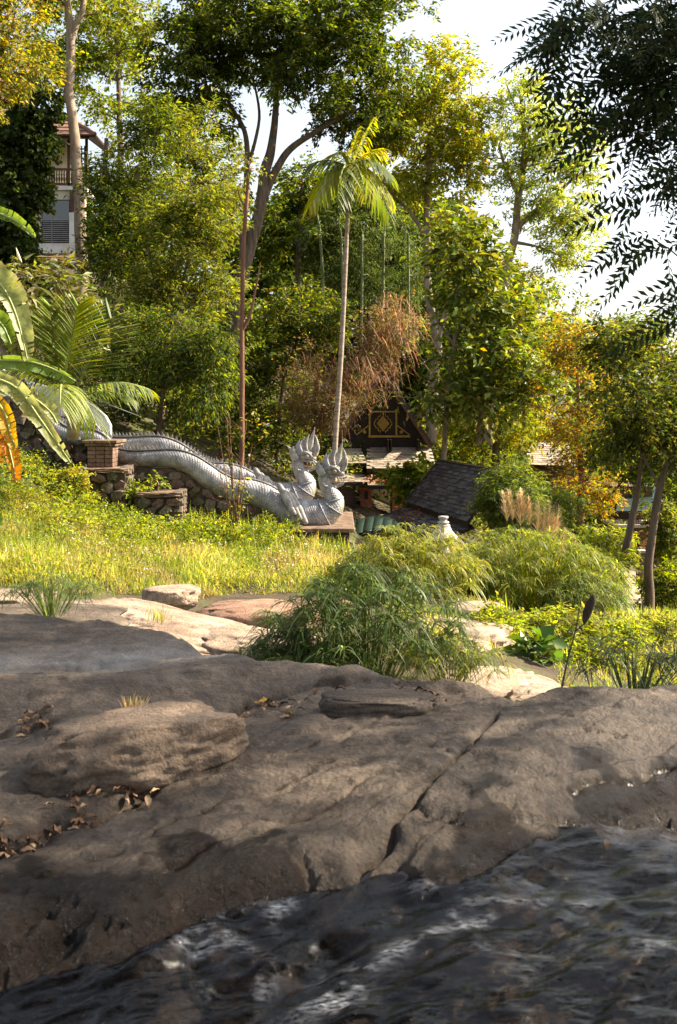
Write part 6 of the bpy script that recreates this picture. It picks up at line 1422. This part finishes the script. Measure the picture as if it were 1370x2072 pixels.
tree('forest_tree', 'tall hazy green tree filling the gap left of the big central crown',
  [[(350,760,47,8),(352,560,47,7),(360,380,47,5),(370,240,47,3)],[(352,560,47,5),(400,470,47,4),(440,400,47,2)],[(356,470,47,4),(310,400,47,3),(290,340,47,2)]],
  [(310,330,47,60,80,2.6),(380,300,47,60,80,2.6),(440,350,47,50,80,2.4),(400,430,47,90,70,2.8),(460,470,47,50,60,2.2),(280,430,47,60,60,2.4)], 240, 15000, .22, .09, PAL['mid'] + PAL['olive'], .62)
tree('forest_tree', 'tall dark green tree standing behind the fork of the central trunk',
  [[(600,760,48,8),(602,600,48,7),(606,460,48,5),(612,360,48,3)],[(604,520,48,5),(660,440,48,3),(700,390,48,2)]],
  [(590,380,48,60,60,2.4),(660,390,48,60,50,2.4),(560,460,48,56,60,2.4),(720,430,48,60,60,2.4),(640,470,48,80,60,2.6),(790,420,48,50,60,2.2)], 230, 14000, .22, .09, PAL['dark'] + PAL['mid'], .62)
# mid-distance forest that closes the view, as one far mass
def forest(name, label, blobs, ncl, nleaf, L, W, pal, rc):
    cen, out = ellipsoid_points(blobs, ncl, .45, False)
    g = crown(cen, out, nleaf, L, W, pal, rc, clump_jit=.35)
    return tag(obj(name, g[0], g[1], M['leaf'], None, g[2]), label, kind='stuff')
forest('distant_forest', 'dense dark forest on the hillside behind the trees',
  [(560,480,57,90,70,3),(520,660,46,60,70,2),(500,760,44,60,60,2),(560,600,50,60,50,2),(690,440,57,100,70,3),(620,430,58,70,60,3),(800,430,57,80,80,3),(880,480,57,70,80,3),(1000,640,57,80,90,3),(560,560,56,110,100,3),(700,560,56,120,110,3),(830,560,56,100,130,3),(620,700,54,150,90,3),(780,720,54,150,90,3),(300,640,50,130,130,3),(170,480,52,90,130,3),(420,800,48,110,80,3),(900,700,56,120,150,3),(960,880,52,120,70,3),(1120,930,54,120,80,3),(1240,1000,54,90,70,3),(60,640,44,90,90,2),(1330,1080,42,80,70,2.5),(1400,1120,38,60,80,2),(1230,1090,40,60,60,2),(300,760,44,120,80,3),(230,560,50,70,100,2.5)],
  1500, 112000, .37, .16, PAL['dark'] + PAL['mid'] + PAL['dark'] + [((0.15, 0.16, 0.03), 1)], 1.3)
forest('distant_forest', 'hazy far treetops low on the skyline at the right',
  [(1090,640,80,70,70,4),(1150,700,80,70,60,4),(1110,760,78,90,70,4),(1220,760,82,90,60,4),(1320,790,84,110,70,4),(1080,590,80,34,40,3),(1250,880,70,120,70,4),(1380,900,70,90,90,4)],
  260, 17000, .40, .2, PAL['mid'] + PAL['olive'] + PAL['bright'], 1.5)

# ------------------------------------------------------------------ near tree on the right: long pinnate leaves overhanging the stream
def pinnate(C, D, Nn, L, pal, nl=11, ll=.105, lw=.032):
    """compound leaves: C base, D axis, each with pairs of leaflets"""
    n = len(C); D = unit(D); S = unit(np.cross(D, Nn)); Nn = np.cross(S, D); g = Geo(); rb = Geo()
    L = np.broadcast_to(L, (n,)); dro = .14
    for k in range(nl):
        t = .15 + .85 * k / (nl - 1); p = C + D * (L * t)[:, None] - UP * (dro * L * t * t)[:, None]
        dd = D - UP * (2 * dro * t)
        for s in (-1, 1):
            d2 = S * s + dd * (.55 + .3 * t) - UP * .04 + .07 * R.standard_normal((n, 3))
            l_ = ll * L / .6 * math.sin(math.pi * (.25 + .6 * t)) * (1 + .1 * R.standard_normal(n))
            g.add(leaf_geo(p, d2, Nn + .15 * R.standard_normal((n, 3)), l_, l_ * (lw / ll), pick(pal, n), .25, .5))
    rb.add(ribbon_geo(C, D, L, .006, dro, 4, pick([((0.05, 0.04, 0.02), 1)], n), taper=.9))
    return g, rb
NT = thing('overhanging_tree', (7.2, 8.6, -3.2), 'dark tree leaning in from the right with long feathery pinnate leaves', 'tree')
tr = [np.array([[7.2, 8.6, -3.4, .26], [7.1, 8.5, -1, .23], [6.8, 8.3, 1.5, .2], [6.3, 8.0, 4.0, .15], [5.8, 7.8, 6.5, .08], [5.4, 7.6, 8.2, .03]]),
      np.array([[6.8, 8.3, 1.5, .12], [5.6, 7.8, 2.6, .08], [4.4, 7.4, 3.2, .05], [3.2, 7.2, 3.2, .03], [2.0, 7.0, 3.0, .012]]),
      np.array([[6.9, 8.4, .6, .10], [5.4, 7.8, 1.5, .07], [4.2, 7.5, 1.9, .04], [3.0, 7.3, 1.75, .02], [2.5, 7.2, 1.55, .01]]),
      np.array([[7.0, 8.4, -.2, .08], [5.6, 8.0, .6, .05], [4.2, 7.6, 1.0, .03], [3.0, 7.4, .85, .012]]),
      np.array([[6.5, 8.1, 3, .12], [7.6, 7.2, 4.5, .09], [8.4, 6.4, 5.6, .05]]), np.array([[6.5, 8.1, 3, .12], [5.2, 9.0, 4.6, .09], [4.2, 9.8, 5.4, .05]]), np.array([[6.3, 8.0, 4, .1], [5.2, 6.6, 5.2, .07], [4.4, 5.4, 5.8, .04]])]
# boughs seen in the frame (photo position, distance, size) and the crown out of frame that shades the rock
SEEN = [(1110,10,7.0,46,16,.3),(1190,40,7.0,70,44,.4),(1280,105,7.1,70,60,.5),(1340,60,7.2,70,80,.5),(1250,210,7.0,60,36,.4),(1345,190,7.1,50,50,.5),(1410,130,7.2,50,110,.6),
        (1320,395,7.2,40,26,.3),(1375,430,7.2,40,60,.4),(1352,500,7.3,44,46,.4),(1305,545,7.3,34,20,.3),(1400,560,7.3,50,70,.4),(1365,600,7.3,36,26,.3),(1450,350,7.4,50,240,.8)]
c1, o1 = ellipsoid_points([(b[0] + 22,) + tuple(b[1:]) for b in SEEN], 50, .5, False)
def ell(c, r, n, sh=.45):
    d = rand_dirs(n); return np.asarray(c) + d * np.asarray(r) * (R.random((n, 1)) ** sh), d
c2, o2 = ell((6.6, 7.6, 5.0), (3.3, 3.4, 3.3), 200)
c3, o3 = ell((5.0, 5.6, 3.8), (1.9, 1.8, 1.6), 55)
c4, o4 = ell((8.5, 9.4, 5.6), (2.8, 2.4, 2.6), 120)
cen = np.concatenate([c1, c2, c3, c4])
px_ = CX + F * cen[:, 0] / cen[:, 1]; py_ = HZ - F * cen[:, 2] / cen[:, 1]
keep = np.concatenate([np.ones(len(c1), bool), (px_[len(c1):] > 1620) | (py_[len(c1):] < -270)])
cen = cen[keep]
branch_net(tr, cen, r0=.05, rmin=.008).build('trunk', M['bark_dark'], NT, smooth=True)
k = np.repeat(np.arange(len(cen)), 7); n = len(k)
ax = unit(R.standard_normal((n, 3)) * [.75, .6, .4] + np.array([-.65, 0, -.38]))
NPAL = [((0.018, 0.034, 0.012), 3), ((0.028, 0.046, 0.016), 2), ((0.05, 0.065, 0.02), 1)]
g, rb = pinnate(cen[k] + R.standard_normal((n, 3)) * .10, ax, UP * .55 + np.array([0, -.75, 0]) + .35 * R.standard_normal((n, 3)), .46 + .22 * R.random(n), NPAL)
g.build('crown', M['leaf_shade'], NT); rb.build('leaf_stalks', M['grass'], NT)

# second tree, added unseen beside the viewer to keep the stream in broken shade
ST = thing('shade_tree', (5.2, -0.6, -3.0), 'unseen pinnate leaved tree added beside the viewer to shade the stream', 'tree')
tr2 = [np.array([[5.2, -.6, -3.2, .24], [5.0, -.5, -.5, .2], [4.6, -.2, 2.0, .16], [4.0, .2, 4.0, .09], [3.4, .5, 5.6, .04]]), np.array([[4.6, -.2, 2.0, .1], [3.2, 1.2, 3.4, .07], [1.6, 2.0, 4.0, .03]]), np.array([[4.6, -.2, 2.0, .1], [3.4, -1.2, 3.4, .07], [1.8, -2.0, 4.4, .03]]), np.array([[4.0, .2, 4.0, .07], [1.5, .8, 5.0, .05], [-1.5, 1.5, 5.4, .02]])]
ca, _ = ell((3.6, 1.0, 4.6), (3.0, 2.8, 1.5), 240); cb_, _ = ell((-.2, .6, 5.4), (4.2, 3.0, 1.0), 230)
cen = np.concatenate([ca, cb_]); py_ = HZ - F * cen[:, 2] / np.maximum(cen[:, 1], .01); cen = cen[(cen[:, 1] < .3) | (py_ < -250)]
branch_net(tr2, cen, r0=.05, rmin=.008).build('trunk', M['bark_dark'], ST, smooth=True)
k = np.repeat(np.arange(len(cen)), 7); n = len(k)
g, rb = pinnate(cen[k] + R.standard_normal((n, 3)) * .12, R.standard_normal((n, 3)) * [1, 1, .4] - UP * .2, UP + .35 * R.standard_normal((n, 3)), .45 + .22 * R.random(n), NPAL)
g.build('crown', M['leaf_shade'], ST); rb.build('leaf_stalks', M['grass'], ST)

# ------------------------------------------------------------------ dry weed in front of the statue, fallen leaves on the rock
dw = thing('dry_weed', gz(480, 19.3), 'tall dry weed with reddish stalks and a few yellow leaves before the statue', 'plant')
mb = MB()
for a in range(9):
    x1 = 478 + R.normal() * 22; y1 = 830 + R.random() * 110; b = gz(478 + R.normal() * 4, 19.3)
    mb.tube(smooth_path(np.array([b, P((478 + x1) / 2 - 2, (1075 + y1) / 2, 19.3), P(x1, y1, 19.3)]), 8), np.linspace(.012, .004, 8), 4)
    for _ in range(3):
        t = R.random(); p = P(478 + (x1 - 478) * t, 1075 + (y1 - 1075) * t, 19.3); mb.tube([p, p + [R.normal() * .25, R.normal() * .1, .15 + .25 * R.random()]], .004, 4)
mb.build('stalks', M['bark_red'], dw)
cen, out = ellipsoid_points([(478,990,19.3,24,40,.2),(485,900,19.3,40,50,.25),(500,860,19.3,50,26,.2)], 60)
g = crown(cen, out, 260, .075, .04, PAL['olive'] + [((0.4, 0.32, 0.06), 2), ((0.35, 0.28, 0.2), 1)], .12); obj('leaves', g[0], g[1], M['leaf'], dw, g[2])
M['dry_leaf'] = [surf('dead_leaf', [(0.3, a), (0.7, b)], 30, 0.8, 0.2, 60) for a, b in (((0.12, 0.06, 0.03), (0.22, 0.12, 0.065)), ((0.28, 0.17, 0.09), (0.38, 0.26, 0.15)), ((0.06, 0.035, 0.02), (0.12, 0.07, 0.04)))]
M['yellow_leaf'] = surf('yellow_leaf', [(0.3, (0.45, 0.22, 0.03)), (0.7, (0.6, 0.36, 0.06))], 20, 0.7, 0.1, 50)
def dead_leaf_mesh(seed, mat):
    rng = np.random.default_rng(seed); V = []; n = 7
    for i in range(n):
        t = i / (n - 1); w = .22 * math.sin(math.pi * (.03 + .94 * t)) ** .8; z = .16 * math.sin(math.pi * t) + .05 * rng.standard_normal()
        V += [(t - .5, -w, z + .14 + .05 * rng.standard_normal()), (t - .5, 0, z), (t - .5, w, z + .10 + .05 * rng.standard_normal())]
    Fc = [(3*i+j, 3*i+j+3, 3*i+j+4, 3*i+j+1) for i in range(n - 1) for j in (0, 1)]
    return make_mesh('dead_leaf', V, Fc, mat, smooth=True)
DL = [dead_leaf_mesh(s, M['dry_leaf'][s % 3]) for s in range(9)]
def drop(px, py, L, me, label, group):
    x, y = q2w(px, py); z = Z0 + float(rock_dz(np.array([x]), np.array([y]))[0])
    o = bpy.data.objects.new('dead_leaf', me); link(o); o.location = (x, y, z + .012); o.scale = (L, L, L); o.rotation_euler = (R.normal() * .3, R.normal() * .3, R.random() * 6.28)
    return tag(o, label, 'leaf', group)
for i in range(60):
    t = R.random(); px = -10 + 330 * t + R.normal() * 18; py = 1700 - 130 * t + R.normal() * 16
    drop(px, py, .03 + .045 * R.random(), DL[R.integers(0, 9)], 'brown dead leaf in the crevice below the loose rock', 'dead leaves in the crevice below the loose rock')
for i in range(50):
    t = R.random(); px = 380 + 520 * t + R.normal() * 10; py = np.interp(px, [380, 520, 640, 760, 900], [1442, 1412, 1400, 1400, 1408]) + abs(R.normal()) * 22
    drop(px, py, .03 + .04 * R.random(), DL[R.integers(0, 9)], 'brown dead leaf in the hollow behind the rock crest', 'dead leaves in the hollow at the rock crest')
for i in range(12):
    drop(10 + 100 * R.random(), 1450 + R.normal() * 8, .04 + .05 * R.random(), DL[R.integers(0, 9)], 'dry curled leaf at the left edge under the rounded rock roll', 'dead leaves at the left edge')
ym = dead_leaf_mesh(77, M['yellow_leaf'])
drop(535, 1414, .09, ym, 'bright yellow fallen leaf in the hollow at the rock crest', None)
drop(585, 1444, .07, ym, 'small orange yellow fallen leaf below the bright one', None)
drop(1228, 1660, .05, ym, 'ochre fallen leaf on the wet rock at the right above the stream', None)
